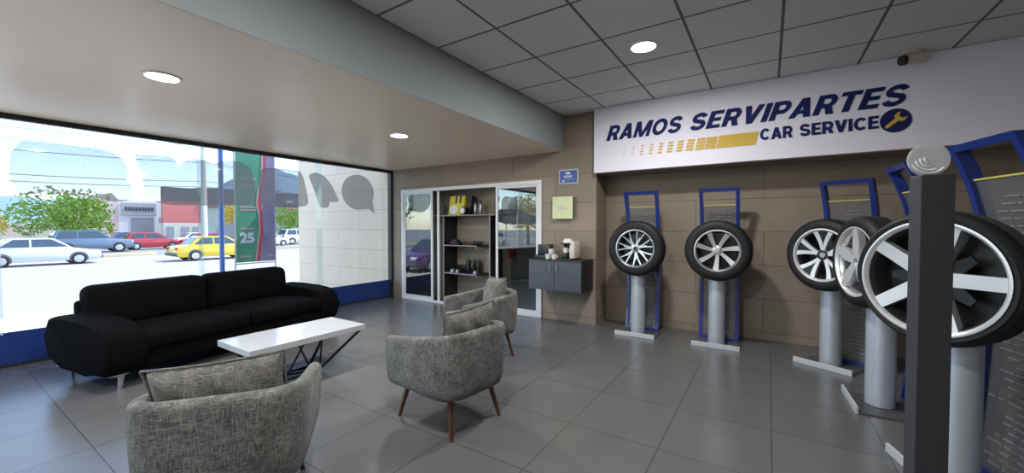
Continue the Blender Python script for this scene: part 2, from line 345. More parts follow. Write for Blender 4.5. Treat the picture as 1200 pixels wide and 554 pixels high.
# glazed showcase doors in the back wall
bm = new(); box(bm, -6.27, -3.03, YB-.03, YB+.05, 2.14, 2.20); box(bm, -6.27, -6.22, YB-.03, YB+.05, 0, 2.14); box(bm, -3.09, -3.03, YB-.03, YB+.05, 0, 2.14); box(bm, -6.22, -3.09, YB-.03, YB+.05, 0, .035)
d1 = struct(obj('door_1', bm, 'white_alu', smooth=False), 'white framed sliding glass showcase doors')
for x0, x1, yy in ((-6.22, -5.42, YB-.012), (-6.12, -5.28, YB+.022), (-3.93, -3.09, YB-.012)):
    bm = new(); s = .045
    if x0 == -6.12: box(bm, x1-.05, x1, yy, yy+.022, .035, 2.14)
    else:
        box(bm, x0, x0+s, yy, yy+.022, .035, 2.14); box(bm, x1-s, x1, yy, yy+.022, .035, 2.14); box(bm, x0+s, x1-s, yy, yy+.022, 2.10, 2.14); box(bm, x0+s, x1-s, yy, yy+.022, .035, .10)
    lf = obj('door_leaf', bm, 'white_alu', d1, smooth=False)
    if x0 != -6.12:
        bm = new(); box(bm, x0+s, x1-s, yy+.008, yy+.014, .10, 2.10); obj('glass', bm, 'door_glass', lf, smooth=False)
# black shelf unit in the showcase
su = thing('shelf_unit', 'black shelf unit with three shelves behind the sliding showcase doors', 'shelf', (-4.65, 5.8, 0))
def sb(name, mat, x0, x1, y0, y1, z0, z1, p=su):
    bm = new(); box(bm, x0+4.65, x1+4.65, y0-5.8, y1-5.8, z0, z1, .002); return obj(name, bm, mat, p, smooth=False)
for x in (-5.20, -4.11):
    sp = sb('side_panel', 'shelf_black', x-.012, x+.012, 5.612, 5.995, 0, 1.655); sb('front_edge', 'shelf_edge', x-.013, x+.013, 5.604, 5.612, 0, 1.655, sp)
for x0, x1, z in ((-5.75, -3.80, 1.667), (-5.19, -4.405, 1.105), (-5.19, -4.405, .58)):
    h = sb('shelf', 'shelf_black', x0, x1, 5.612, 5.995, z-.01, z+.01); sb('front_edge', 'shelf_edge', x0, x1, 5.604, 5.612, z-.011, z+.011, h)
    if z < 1.5: sb('bracket', 'shelf_edge', x1-.03, x1-.005, 5.62, 5.99, z-.05, z-.01)
# things on the showcase shelves
def lathe_thing(name, parts, label, cat, loc, group=None):
    t = thing(name, label, cat, loc, 0, group)
    for pn, prof, mat in parts:
        bm = new(); lathe(bm, prof, 24); obj(pn, bm, mat, t)
    return t
t = thing('parts_box', 'slanted yellow box with black straps and white dial on top shelf', 'box', (-4.99, 5.80, 1.678))
bm = new(); prism(bm, [(-.20,0),(.17,0),(.23,.36),(-.14,.36)], lambda u, v, s: Vector((u, -.07+s, v)), .13); obj('body', bm, 'box_yellow', t, smooth=False)
for x in (.0, .10):
    bm = new(); prism(bm, [(x-.02,.22),(x+.02,.22),(x+.045,.362),(x+.005,.362)], lambda u, v, s: Vector((u, -.075+s, v)), .14); obj('strap', bm, 'black_plastic', t, smooth=False)
bm = new(); prism(bm, smooth_poly([(-.17,.02),(.0,.02),(.05,.12),(-.0,.20),(-.14,.18)], 2), lambda u, v, s: Vector((u, -.076+s, v)), .008); obj('label_patch', bm, 'plaque_white', t, smooth=False)
bm = new(); prism(bm, [(.19,0),(.30,0),(.36,.36),(.25,.36)], lambda u, v, s: Vector((u, -.03+s, v)), .10); obj('rear_case', bm, 'black_plastic', t, smooth=False)
bm = new(); lathe(bm, [(.075,-.09),(.078,-.11),(.06,-.118)], 32, 'Y', (.19,0,.08)); d = obj('dial_rim', bm, 'black_plastic', t)
bm = new(); lathe(bm, [(.06,-.112),(.058,-.121)], 32, 'Y', (.19,0,.08)); obj('dial_face', bm, 'plaque_white', t)
bm = new()
for x in (-4.56, -4.44):
    lathe_thing('can', [('body', [(.028,0),(.03,.004),(.03,.19),(.02,.21)], 'steel_part'), ('cap', [(.021,.208),(.021,.25),(.018,.256)], 'black_plastic')], 'slim silver spray can with black cap, %s one on top shelf' % ('left' if x < -4.5 else 'right'), 'spray can', (x, 5.78, 1.677), 'spray cans on the top shelf')
bm.free()
# statuette-sized stand on the right: plain pale bell shapes instead of figures
lathe_thing('figurine', [('base', [(.05,0),(.05,.02),(.03,.03)], 'black_plastic'), ('cup', [(.02,.03),(.03,.09),(.045,.16),(.04,.20),(.02,.24)], 'grey_plastic')], 'pale grey trophy stand-in at the right end of the top shelf', 'figurine', (-4.10, 5.78, 1.677))
lathe_thing('figurine', [('base', [(.05,0),(.05,.02),(.03,.03)], 'black_plastic'), ('cup', [(.02,.03),(.035,.10),(.05,.17),(.04,.22),(.02,.26)], 'grey_plastic')], 'grey trophy stand-in at the left end of the top shelf', 'figurine', (-5.37, 5.78, 1.677))
# middle shelf: long shock absorber, clutch lump, small cap
t = thing('shock_absorber', 'long black shock absorber lying along the middle shelf', 'car part', (-4.62, 5.80, 1.117))
for pn, a, b, r in (('rod', (-.22,0,.035), (.0,0,.035), .012), ('tube_body', (-.0,0,.036), (.19,0,.036), .034), ('end_eye', (.19,-.02,.04), (.19,.02,.04), .03)):
    bm = new(); tube(bm, a, b, r, seg=20); obj(pn, bm, 'black_plastic', t)
t = thing('brake_caliper', 'dark brake caliper with a red mark, left on the middle shelf', 'car part', (-5.03, 5.76, 1.117))
bm = new(); box(bm, -.13, .13, -.07, .07, 0, .06, .02); box(bm, -.08, .08, -.05, .05, .055, .10, .02); obj('body', bm, 'black_plastic', t)
bm = new(); box(bm, -.07, .03, -.075, -.068, .03, .05, .002); obj('mark', bm, 'red_paint', t)
# bottom shelf
for i, x in enumerate((-4.80, -4.68, -4.55)):
    lathe_thing('oil_filter', [('body', [(.042,0),(.045,.005),(.045,.22),(.035,.235)], 'shelf_black' if i != 1 else 'black_plastic'), ('cap', [(.03,.234),(.03,.262)], 'grey_plastic')], ['first', 'second', 'third'][i] + ' black oil filter canister from the left on the lowest shelf', 'oil filter', (x, 5.86, .591), 'oil filters on the lowest shelf')
for i, (x, y, r) in enumerate(((-5.07, 5.72, .085), (-4.93, 5.70, .06), (-4.50, 5.70, .075))):
    t = thing('brake_disc', ['wide steel brake disc lying at the left of the lowest shelf', 'small steel brake disc in front of the oil filters', 'steel brake disc at the right end of the lowest shelf'][i], 'brake disc', (x, y, .591))
    bm = new(); lathe(bm, [(.02,0),(r,0),(r,.012),(.6*r,.012),(.55*r,.045),(.02,.045)], 32); obj('rotor', bm, 'steel_part', t)
    bm = new()
    for k in range(5): tube(bm, (.38*r*math.cos(k*1.257), .38*r*math.sin(k*1.257), .04), (.38*r*math.cos(k*1.257), .38*r*math.sin(k*1.257), .06), .006, seg=8)
    obj('studs', bm, 'chrome', t)
t = thing('valve_cover', 'ribbed black engine cover sitting at the back of the lowest shelf', 'car part', (-4.72, 5.95, .591)); t.location.x = -5.05
bm = new(); box(bm, -.12, .12, -.035, .035, 0, .11, .012)
for k in range(6): box(bm, -.11+k*.04, -.095+k*.04, -.04, .04, .02, .12, .003)
obj('body', bm, 'black_plastic', t)
for x, z, lab in ((-3.86, .90, 'red fire extinguisher hanging high behind the right showcase door'), (-3.42, .62, 'red fire extinguisher hanging low behind the right showcase door')):
    t = thing('fire_extinguisher', lab, 'fire extinguisher', (x, 5.90, z))
    bm = new(); lathe(bm, [(.04,0),(.055,.01),(.055,.17),(.045,.20),(.02,.215)], 24); obj('cylinder', bm, 'red_paint', t)
    bm = new(); tube(bm, (0,0,.21), (0,0,.245), .014); box(bm, -.045, .02, -.008, .008, .24, .252, .002); obj('valve', bm, 'black_plastic', t)
    bm = new(); box(bm, -.03, .03, .05, .098, .08, .12, .003); obj('bracket', bm, 'grey_plastic', t)

# wall plaques
t = thing('wall_plaque', 'small blue notice plaque with white border, upper of two on block wall', 'sign', (-2.573, YB, 2.22))
bm = new(); box(bm, -.158, .158, -.012, 0, -.108, .108, .003); obj('board', bm, 'plaque_white', t, smooth=False)
bm = new(); box(bm, -.145, .145, -.015, -.012, -.095, .095); obj('blue_face', bm, 'mid_blue', t, smooth=False)
bm = new(); box(bm, -.04, .035, -.018, -.015, .035, .07, .002)
for z, w in ((.008,.07), (-.012,.06)):
    for k in range(5): box(bm, -w+k*w*.42, -w+k*w*.42+w*.32, -.018, -.015, z-.007, z+.008)
for k in range(9): box(bm, -.02+k*.015, -.01+k*.015, -.017, -.015, -.05, -.045)
box(bm, -.10, -.06, -.017, -.015, -.075, -.055); obj('print', bm, 'plaque_white', t, smooth=False)
t = thing('wall_plaque', 'square pale yellow-green plaque on standoffs, lower of two on block wall', 'sign', (-2.64, YB, 1.745))
bm = new(); box(bm, -.17, .17, -.075, -.06, -.17, .17, .003); obj('board', bm, 'plaque_green', t, smooth=False)
bm = new(); box(bm, -.16, .16, -.06, 0, -.16, .16, .002); obj('backing_box', bm, 'cabinet_dark', t, smooth=False)
bm = new()
for sx in (-1, 1):
    for sz in (-1, 1): tube(bm, (sx*.145, -.083, sz*.145), (sx*.145, -.074, sz*.145), .008, seg=12)
obj('standoff', bm, 'chrome', t)
bm = new()
for z, n, w in ((.01,5,.022), (-.02,9,.016)):
    for k in range(n): box(bm, -.07+k*w, -.07+k*w+w*.7, -.078, -.0748, z-.008, z+.008)
obj('print', bm, 'plaque_grey', t, smooth=False)

# ------------------------------------------------------------------ bold block lettering drawn as geometry
def stroke(bm, pts, w, f):
    n = len(pts); P = [Vector(p) for p in pts]; L_, R_ = [], []
    for i in range(n):
        a = (P[i]-P[i-1]).normalized() if i else None; b = (P[i+1]-P[i]).normalized() if i < n-1 else None
        d = (a+b).normalized() if a is not None and b is not None else (a if b is None else b)
        m = Vector((-d.y, d.x)); k = 1/max(.5, m.dot(Vector((-(b if b is not None else a).y, (b if b is not None else a).x))))
        L_.append(P[i]+m*w/2*k); R_.append(P[i]-m*w/2*k)
    for i in range(n-1): prism(bm, [tuple(L_[i]), tuple(R_[i]), tuple(R_[i+1]), tuple(L_[i+1])], f, 1.0)
def arc(cx, cy, rx, ry, a0, a1, n=12): return [(cx+rx*math.cos(R(a0+(a1-a0)*k/n)), cy+ry*math.sin(R(a0+(a1-a0)*k/n))) for k in range(n+1)]
GW = dict(R=.76, A=.86, M=1.02, O=.90, S=.76, E=.66, V=.84, I=.25, P=.72, T=.72, C=.84)
def glyph(bm, ch, f):
    s = .25; h = s/2; b = .20; g = b/2
    f0 = f; cnt = [0]
    def f(u, v, s_): return f0(u, v, s_)+Vector((0, -.0004*cnt[0], 0))
    def q(p_): cnt[0] += 1; prism(bm, p_, f, 1.0)
    if ch in 'RPEI': q([(0,0),(s,0),(s,1),(0,1)])
    if ch in 'RP':
        stroke(bm, [(s,1-g),(.44,1-g)]+arc(.44,(1-g+.43+0)/2,.19,(1-g-.43)/2,90,-90)[1:]+[(s,.43)], b+.01, f)
    if ch == 'R': q([(.34,.42),(.60,.42),(.78,0),(.50,0)])
    if ch == 'E':
        for y0, y1, x1 in ((0,b,.66),(.41,.41+b-.01,.60),(1-b,1,.64)): q([(s,y0),(x1,y0),(x1,y1),(s,y1)])
    if ch == 'T': q([(.235,0),(.485,0),(.485,1-b),(.235,1-b)]); q([(0,1-b),(.72,1-b),(.72,1),(0,1)])
    if ch == 'A': q([(0,0),(.265,0),(.535,1),(.29,1)]); q([(.86,0),(.595,0),(.325,1),(.57,1)]); q([(.22,.19),(.64,.19),(.60,.37),(.26,.37)])
    if ch == 'V': q([(0,1),(.265,1),(.535,0),(.29,0)]); q([(.84,1),(.575,1),(.305,0),(.55,0)])
    if ch == 'M':
        q([(0,0),(.22,0),(.22,1),(0,1)]); q([(.80,0),(1.02,0),(1.02,1),(.80,1)])
        q([(.0,1),(.28,1),(.61,.0),(.41,0)]); q([(1.02,1),(.74,1),(.41,0),(.61,0)])
    if ch == 'O': stroke(bm, arc(.45,.5,.45-h,.5-g,0,360,28), s-.03, f)
    if ch == 'C': stroke(bm, arc(.45,.5,.45-h,.5-g,42,318,22), s-.03, f)
    if ch == 'S': stroke(bm, arc(.37,.705,.255,.20,12,250,14)[:-1]+[(.30,.53),(.46,.475)]+arc(.38,.30,.265,.205,52,-168,14), .215, f)
def block_text(bm, s, x, z, w, h, y, slant=0.0, th=.008, gap=.085):
    tot = sum(GW[c] for c in s)+gap*(len(s)-1); k = w/(tot+slant); cx = 0
    for ch in s:
        glyph(bm, ch, lambda u, v, q, cx=cx: Vector((x+(cx+u+slant*v)*k, y-th+th*q, z+v*h))); cx += GW[ch]+gap
    return bm

# sign board
t = thing('sign_board', 'long white fascia board with navy RAMOS SERVIPARTES lettering above the wheels', 'sign', (-2.13, YB, 2.23))
bm = new(); box(bm, 0, 4.8, -.10, -.005, 0, ZC-2.23-.005, .002); obj('board', bm, 'sign_white', t, smooth=False)
for word, x, w_ in (('RAMOS', .185, 1.03), ('SERVIPARTES', 1.26, 2.045)):
    bm = new(); block_text(bm, word, x, .437, w_, .205, -.10, .30); obj('name_word', bm, 'navy', t, smooth=False)
for word, x, w_ in (('CAR', 2.03, .31), ('SERVICE', 2.405, .655)):
    bm = new(); block_text(bm, word, x,   .228, w_, .130, -.10, 0, gap=.08); obj('service_word', bm, 'navy', t, smooth=False)
def slant(x0, x1, z0, z1):
    bm = new(); prism(bm, [(x0+.2*z0, z0), (x1+.2*z0, z0), (x1+.2*z1, z1), (x0+.2*z1, z1)], lambda u, v, s: Vector((u+0.0, -.107+s, v)), .007); obj('yellow_dash', bm, 'sign_yellow', t, smooth=False)
slant(1.54, 1.95, .185, .335)
xx, w = 1.535, .125
for k in range(12):
    frac = max(.12, 1-k*.085)
    x1 = xx; x0 = xx-w*frac; rows = 4
    for r_ in range(rows):
        h = .15/rows; zc = .185+h*(r_+.5); slant(x0+.008*(k > 0), x1-.006, zc-h*.42*max(.2, frac), zc+h*.42*max(.2, frac))
    xx -= .125 if k else .13; w = .118
bm = new(); lathe(bm, [(.0001,-.108),(.118,-.108),(.118,-.10)], 48, 'Y', (3.185,0,.29)); rd = obj('round_emblem', bm, 'navy', t)
bm = new()
ca, sa = math.cos(R(42)), math.sin(R(42))
def wr(u, v, s): return Vector((3.185+u*ca-v*sa, -.114+s, .29+u*sa+v*ca))
head = [(.045+.045*math.cos(R(a)), .045*math.sin(R(a))) for a in range(35, 326, 15)]
prism(bm, [(-.09,.016)] + [(.012,.018)] + [p for p in head if True][0:0] + [(.02,.04),(.05,.048),(.085,.038),(.05,.02),(.045,0),(.05,-.02),(.085,-.038),(.05,-.048),(.02,-.04),(.012,-.018),(-.09,-.016),(-.105,0)], wr, .006)
obj('wrench', bm, 'sign_yellow', rd, smooth=False)
# security camera
t = thing('security_camera', 'white security camera with dark lens under ceiling over the sign', 'camera', (1.14, 5.36, ZC))
bm = new(); lathe(bm, [(.08,0),(.08,-.02),(.03,-.035)], 24); tube(bm, (0,0,-.02), (.02,-.01,-.06), .016); obj('mount', bm, 'cream_plastic', t)
bm = new(); tube(bm, (.10,.03,-.052), (-.06,-.05,-.085), .05, .046, 24); obj('body', bm, 'cream_plastic', t)
bm = new(); tube(bm, (-.058,-.049,-.0845), (-.085,-.061,-.090), .05, .046, 24); obj('lens_hood', bm, 'black_plastic', t)

# wall cabinet with coffee machine
t = thing('wall_cabinet', 'dark grey two-door cabinet hung on block wall', 'cabinet', (-2.59, YB, .53))
bm = new(); box(bm, -.42, .42, -.43, 0, 0, .44, .003); obj('carcass', bm, 'cabinet_dark', t, smooth=False)
for s in (-1, 1):
    bm = new(); box(bm, min(s*.003, s*.418), max(s*.003, s*.418), -.452, -.432, .003, .425, .002); d = obj('door', bm, 'cabinet_grey', t, smooth=False)
    bm = new(); x = s*.055; pipe(bm, [(x,-.48,.25),(x,-.48,.37)], .007); tube(bm, (x,-.453,.27), (x,-.48,.27), .005, seg=8); tube(bm, (x,-.453,.35), (x,-.48,.35), .005, seg=8); obj('handle', bm, 'chrome', d)
bm = new(); box(bm, -.425, .425, -.455, 0, .428, .446, .002); obj('top', bm, 'cabinet_dark', t, smooth=False)
CT = .977
t = thing('coffee_machine', 'white and black capsule coffee machine on the wall cabinet', 'coffee machine', (-2.42, 5.30, CT))
bm = new(); box(bm, -.10, .10, -.15, .14, 0, .02, .006); obj('base', bm, 'black_plastic', t)
bm = new(); box(bm, .02, .10, -.10, .14, .02, .27, .015); box(bm, -.09, .02, .03, .14, .02, .25, .01); obj('body', bm, 'cream_plastic', t)
bm = new(); box(bm, -.09, .0, -.02, .035, .02, .24, .004); obj('front', bm, 'black_plastic', t)
bm = new(); box(bm, -.10, .04, -.15, .12, .225, .245, .004); obj('lever', bm, 'black_plastic', t)
bm = new(); lathe(bm, [(.075,.235),(.075,.27),(.06,.30),(.02,.31)], 28, 'Z', (-.03,-.03,0)); obj('head', bm, 'white_plastic', t)
bm = new(); tube(bm, (-.04,-.10,.20), (-.04,-.10,.225), .02, .03); tube(bm, (-.04,-.10,.18), (-.04,-.10,.20), .008); obj('spout', bm, 'black_plastic', t)
bm = new(); box(bm, -.085, .0, -.14, -.03, .02, .10, .006); obj('cup_rest', bm, 'black_plastic', t)
def cup(loc, label, s=1.0, grp='white cups by the coffee machine'):
    t = thing('cup', label, 'cup', loc, 0, grp)
    bm = new(); lathe(bm, [(.024*s,0),(.030*s,.004),(.038*s,.075*s),(.035*s,.075*s),(.027*s,.008)], 24); obj('bowl', bm, 'porcelain', t)
    bm = new(); pts = [(.033*s+.025*s*math.sin(R(a)), 0, .04*s+.022*s*math.cos(R(a))) for a in range(0, 181, 20)]; pipe(bm, pts, .0045*s); obj('handle', bm, 'porcelain', t)
cup((-2.462, 5.215, CT+.10), 'white cup standing on the machine cup rest', .95)
cup((-2.745, 5.20, CT), 'lower left white cup in the stack beside the machine', 1.0)
cup((-2.652, 5.22, CT), 'lower right white cup in the stack beside the machine', 1.0)
cup((-2.698, 5.21, CT+.0765), 'white cup on top of the two lower cups', 1.0)
t = thing('capsule_box', 'dark grey lidded box at left end of the wall cabinet', 'box', (-2.87, 5.33, CT))
bm = new(); box(bm, -.11, .11, -.13, .10, 0, .05, .006); obj('tray', bm, 'black_plastic', t)
bm = new(); box(bm, -.10, .11, -.04, .10, .05, .21, .012); obj('case', bm, 'cabinet_dark', t)

# ------------------------------------------------------------------ ceiling lights
def ceil_light(x, y, z, r, label, power):
    t = thing('ceiling_light', label, 'light', (x, y, z), 0, 'round recessed ceiling lights')
    bm = new(); lathe(bm, [(r,0),(r+.018,0),(r+.016,-.008),(r,-.010)], 40, closed=True); obj('trim_ring', bm, 'white_plastic', t)
    bm = new(); lathe(bm, [(.0005,-.004),(r,-.004),(r,-.001),(.0005,-.001)], 40); obj('diffuser', bm, 'lamp_glow', t)
    ld = bpy.data.lights.new('downlight', 'AREA'); ld.shape = 'DISK'; ld.size = 2*r; ld.energy = power; ld.color = (1, .97, .95)
    lo = bpy.data.objects.new('downlight', ld); COL.objects.link(lo); lo.parent = t; lo.location = (0, 0, -.02)
for x, y, lab in ((-3.97, 1.12, 'round recessed light in cream soffit nearest the camera'), (-3.97, 3.47, 'round recessed light in cream soffit nearer the showcase'), (-3.97, -1.2, 'unseen round recessed light continuing the cream soffit row behind the camera')):  # last one is unseen, continuing the row to brighten the room
    ceil_light(x, y, ZS, .105, lab, 22)
for x, y, lab in ((-1.01, 3.83, 'round light set in the grey tiled ceiling'), (-1.01, .9, 'added unseen round light in the tiled ceiling above the camera'), (-1.01, -1.8, 'added unseen round light in the tiled ceiling by the rear glazing')):  # last two are unseen, added to lift the interior light
    ceil_light(x, y, ZC, .11, lab, 34)

# ------------------------------------------------------------------ armchairs
def pillow_bm(w, h, t, n=14):
    """soft pillow in the XZ plane, thickness along Y, with a puckered welt"""
    bm = new(); fr, bk = [], []
    def P(i, j, s):
        u, v = -1+2*i/n, -1+2*j/n
        e = max(0, (1-abs(u)**3.2))**.5 * max(0, (1-abs(v)**3.2))**.5
        pinch = 1-.055*(1-abs(v)**2)*abs(u)**2
        p2 = 1-.07*(1-abs(u)**2)*abs(v)**2
        wr = .006*math.sin(u*9+v*5)*e
        return Vector((u*w/2*pinch, s*(t/2*e)+wr, v*h/2*p2))
    f = [[bm.verts.new(P(i, j, 1)) for j in range(n+1)] for i in range(n+1)]
    b = [[(f[i][j] if i in (0, n) or j in (0, n) else bm.verts.new(P(i, j, -1))) for j in range(n+1)] for i in range(n+1)]
    for i in range(n):
        for j in range(n):
            bm.faces.new((f[i][j], f[i+1][j], f[i+1][j+1], f[i][j+1]))
            q = (b[i][j], b[i][j+1], b[i+1][j+1], b[i+1][j])
            try: bm.faces.new(q)
            except ValueError: pass
    rim = [f[i][0].co.copy() for i in range(n+1)] + [f[n][j].co.copy() for j in range(1, n+1)] + [f[i][n].co.copy() for i in range(n-1, -1, -1)] + [f[0][j].co.copy() for j in range(n-1, 0, -1)]
    return bm, rim
def make_armchair(label, loc, rz):
    t = thing('armchair', label, 'armchair', loc, rz, 'grey tweed tub armchairs round the coffee table')
    W, YF, YBk, rc = .315, .31, -.315, .17
    path = []; n = 9
    for k in range(n): path.append((W, YF-(YF-(YBk+rc))*k/n, (1, 0)))
    for k in range(9):
        a = R(-90*k/8); path.append((W-rc+rc*math.cos(a), YBk+rc+rc*math.sin(a), (math.cos(a), math.sin(a))))
    for k in range(1, 10): path.append((W-rc-(2*(W-rc))*k/10, YBk, (0, -1)))
    for k in range(9):
        a = R(-90-90*k/8); path.append((-W+rc+rc*math.cos(a), YBk+rc+rc*math.sin(a), (math.cos(a), math.sin(a))))
    for k in range(1, n+1): path.append((-W, YBk+rc+(YF-(YBk+rc))*k/n, (-1, 0)))
    bm = new(); rings = []
    def ring(x, y, nx, ny, top, sc=1.0, dy=0.0):
        prof = [(-.045,.262),(-.010,.266),(.016,.295),(.028,.38),(.036,.50),(.040,top-.045),(.034,top-.012),(.012,top),(-.012,top),(-.034,top-.012),(-.040,top-.05),(-.040,.42),(-.045,.30)]
        zc = (top+.262)/2
        return [bm.verts.new(Vector((x+nx*o*sc, y+ny*o*sc+dy, zc+(z-zc)*(1-(1-sc)*.16)))) for o, z in prof]
    for (x, y, (nx, ny)) in path:
        f = min(1, max(0, (.34-y)/.66)); top = .635+.10*(f**1.3)
        lean = -.03*max(0, -ny)
        rings.append(ring(x, y+lean, nx, ny, top))
    x, y, nn = path[0]; r0 = ring(x, y, nn[0], nn[1], .625, .75, .03); x, y, nn = path[-1]; r1 = ring(x, y, nn[0], nn[1], .625, .75, .03)
    rings = [r0]+rings+[r1]; m = len(r0)
    for a, b in zip(rings[:-1], rings[1:]):
        for k in range(m): bm.faces.new((a[k], a[(k+1) % m], b[(k+1) % m], b[k]))
    bm.faces.new(r0); bm.faces.new(r1[::-1])
    obj('shell', bm, 'tweed', t, sub=2)
    bm = new(); box(bm, -.30, .30, -.30, .325, .258, .40, .05, 3); obj('seat_base', bm, 'tweed', t)
    bm = new(); box(bm, -.272, .272, -.24, .345, .37, .475, .045, 4); obj('seat_cushion', bm, 'tweed', t)
    for sx in (-1, 1):
        for sy in (-1, 1):
            bm = new(); lathe(bm, [(.012,0),(.0135,.004),(.0225,.275),(.0225,.30)], 20)
            for v in bm.verts:
                k = 1-v.co.z/.30; v.co.x += sx*(.19+.055*k); v.co.y += sy*(.225+.07*k)
            obj('leg', bm, 'walnut', t)
    return t
CH = [((-2.245, .905, 0), (-.79, .61), 'near grey tweed armchair seen from behind, back toward the camera'),
      ((-2.047, 2.265, 0), (-.993, .113), 'middle grey tweed armchair right of the coffee table end'),
      ((-2.757, 3.58, 0), (-.50, -.87), 'far grey tweed armchair in front of the showcase doors')]
CU = [('near grey tweed cushion leaning in the armchair closest to the camera', (-.005, -.175), .55, .385, -4.5), ('grey tweed cushion leaning in the middle armchair', (.03, -.17), .50, .40, -4), ('pale grey tweed cushion in the far armchair by the showcase', (-.06, -.15), .44, .41, 4)]
for (loc, f, lab), (cl, off, cw, chh, cr) in zip(CH, CU):
    rz = face_rot(*f); make_armchair(lab, loc, rz)
    c = math.cos(rz); s = math.sin(rz)
    t = thing('throw_cushion', cl, 'cushion', (loc[0]+off[0]*c-off[1]*s, loc[1]+off[0]*s+off[1]*c, .475+chh/2-.005), rz, 'grey cushions on the armchairs')
    bm, rim = pillow_bm(cw, chh, .17); 
    tilt = Matrix.Rotation(R(13), 3, 'X') @ Matrix.Rotation(R(cr), 3, 'Y')
    for v in bm.verts: v.co = tilt @ v.co
    obj('pad', bm, 'tweed_cushion', t, sub=1)
    bm = new(); rr = [tilt @ p for p in rim]; pipe(bm, rr+[rr[0]], .006, 6); obj('piping', bm, 'tweed', t)

# ------------------------------------------------------------------ sofa
t = thing('sofa', 'long black two-cushion sofa with chrome legs in front of the street window', 'sofa', (-5.50, 2.08, 0), face_rot(.979, .206))
hw = 1.30
bm = new(); box(bm, -hw+.12, hw-.12, -.48, .46, .13, .32, .04, 3); obj('base', bm, 'sofa_black', t)
for s in (-1, 1):
    bm = new(); prof = [(-.50,.13),(.44,.13),(.505,.18),(.52,.34),(.51,.47),(.45,.535),(.2,.585),(-.1,.60),(-.45,.62),(-.52,.50)]
    x0, x1 = (s*(hw-.30), s*hw) if s > 0 else (-hw, -hw+.30)
    prism(bm, smooth_poly(prof, 1), lambda u, v, q: Vector((x0+q, u, v)), .30)
    bmesh.ops.bevel(bm, geom=[e for e in bm.edges if abs(e.verts[0].co.x-e.verts[1].co.x) < 1e-6], offset=.06, segments=4, profile=.6, affect='EDGES')
    obj('arm', bm, 'sofa_black', t, angle=60)
def puff(x0, x1, y0, y1, z0, z1, bev, bulge_axis, amt):
    bm = new(); box(bm, x0, x1, y0, y1, z0, z1, bev, 4); bmesh.ops.subdivide_edges(bm, edges=[e for e in bm.edges if e.calc_length() > .2], cuts=6, use_grid_fill=True)
    cx, cy, cz = (x0+x1)/2, (y0+y1)/2, (z0+z1)/2
    for v in bm.verts:
        u, w, q = (v.co.x-cx)/((x1-x0)/2), (v.co.y-cy)/((y1-y0)/2), (v.co.z-cz)/((z1-z0)/2)
        if bulge_axis == 'Z': v.co.z += amt*q*(1-u*u)*(1-w*w)
        else: v.co.y += amt*w*(1-u*u)*(1-q*q)
    return bm
for a, b in ((-1.02, -.003), (.003, 1.02)):
    obj('seat_cushion', puff(a, b, -.28, .50, .30, .46, .05, 'Z', .035), 'sofa_black', t, angle=60)
    bm = puff(a-.06 if a < 0 else a, b+.06 if a > 0 else b, -.49, -.22, .42, .87, .09, 'Y', .05)
    for v in bm.verts: v.co.y -= (v.co.z-.42)*.06
    obj('back_cushion', bm, 'sofa_black', t, angle=60)
bm = new(); box(bm, -hw+.2, hw-.2, -.53, -.42, .13, .72, .04, 3); obj('backrest', bm, 'sofa_black', t)
for sx in (-1, 1):
    for sy in (-1, 1):
        bm = new(); x, y = sx*(hw-.14), sy*.40
        prism(bm, [(-.10,.135),(.10,.135),(.035,.115),(.012,.0),(-.008,.0),(-.004,.105)], lambda u, v, s: Vector((x+(u if sx < 0 else -u), y-.012+s, v)), .024); obj('leg', bm, 'chrome', t, smooth=False)

# ------------------------------------------------------------------ coffee table
t = thing('coffee_table', 'white rectangular coffee table with black angled steel legs before the sofa', 'table', (-3.893, 2.097, 0))
bm = new(); box(bm, -.305, .305, -.56, .56, .365, .42, .003); obj('tabletop', bm, 'table_white', t, smooth=False)
nodes = {(sx, sy): (sx*.09, sy*.17, .012) for sx in (-1, 1) for sy in (-1, 1)}
for (sx, sy), p in nodes.items():
    bm = new(); bar(bm, p, (sx*.27, sy*.52, .362), .022); obj('leg', bm, 'black_steel', t, smooth=False)
    bm = new(); bar(bm, p, (sx*.28, sy*.09, .362), .014); obj('strut', bm, 'black_steel', t, smooth=False)
bm = new()
for a, b in (((1,1),(1,-1)), ((1,-1),(-1,-1)), ((-1,-1),(-1,1)), ((-1,1),(1,1)), ((1,1),(-1,-1))): bar(bm, nodes[a], nodes[b], .02)
obj('floor_frame', bm, 'black_steel', t, smooth=False)
bm = new(); box(bm, -.27, .27, -.53, .53, .355, .365); obj('under_frame', bm, 'black_steel', t, smooth=False)

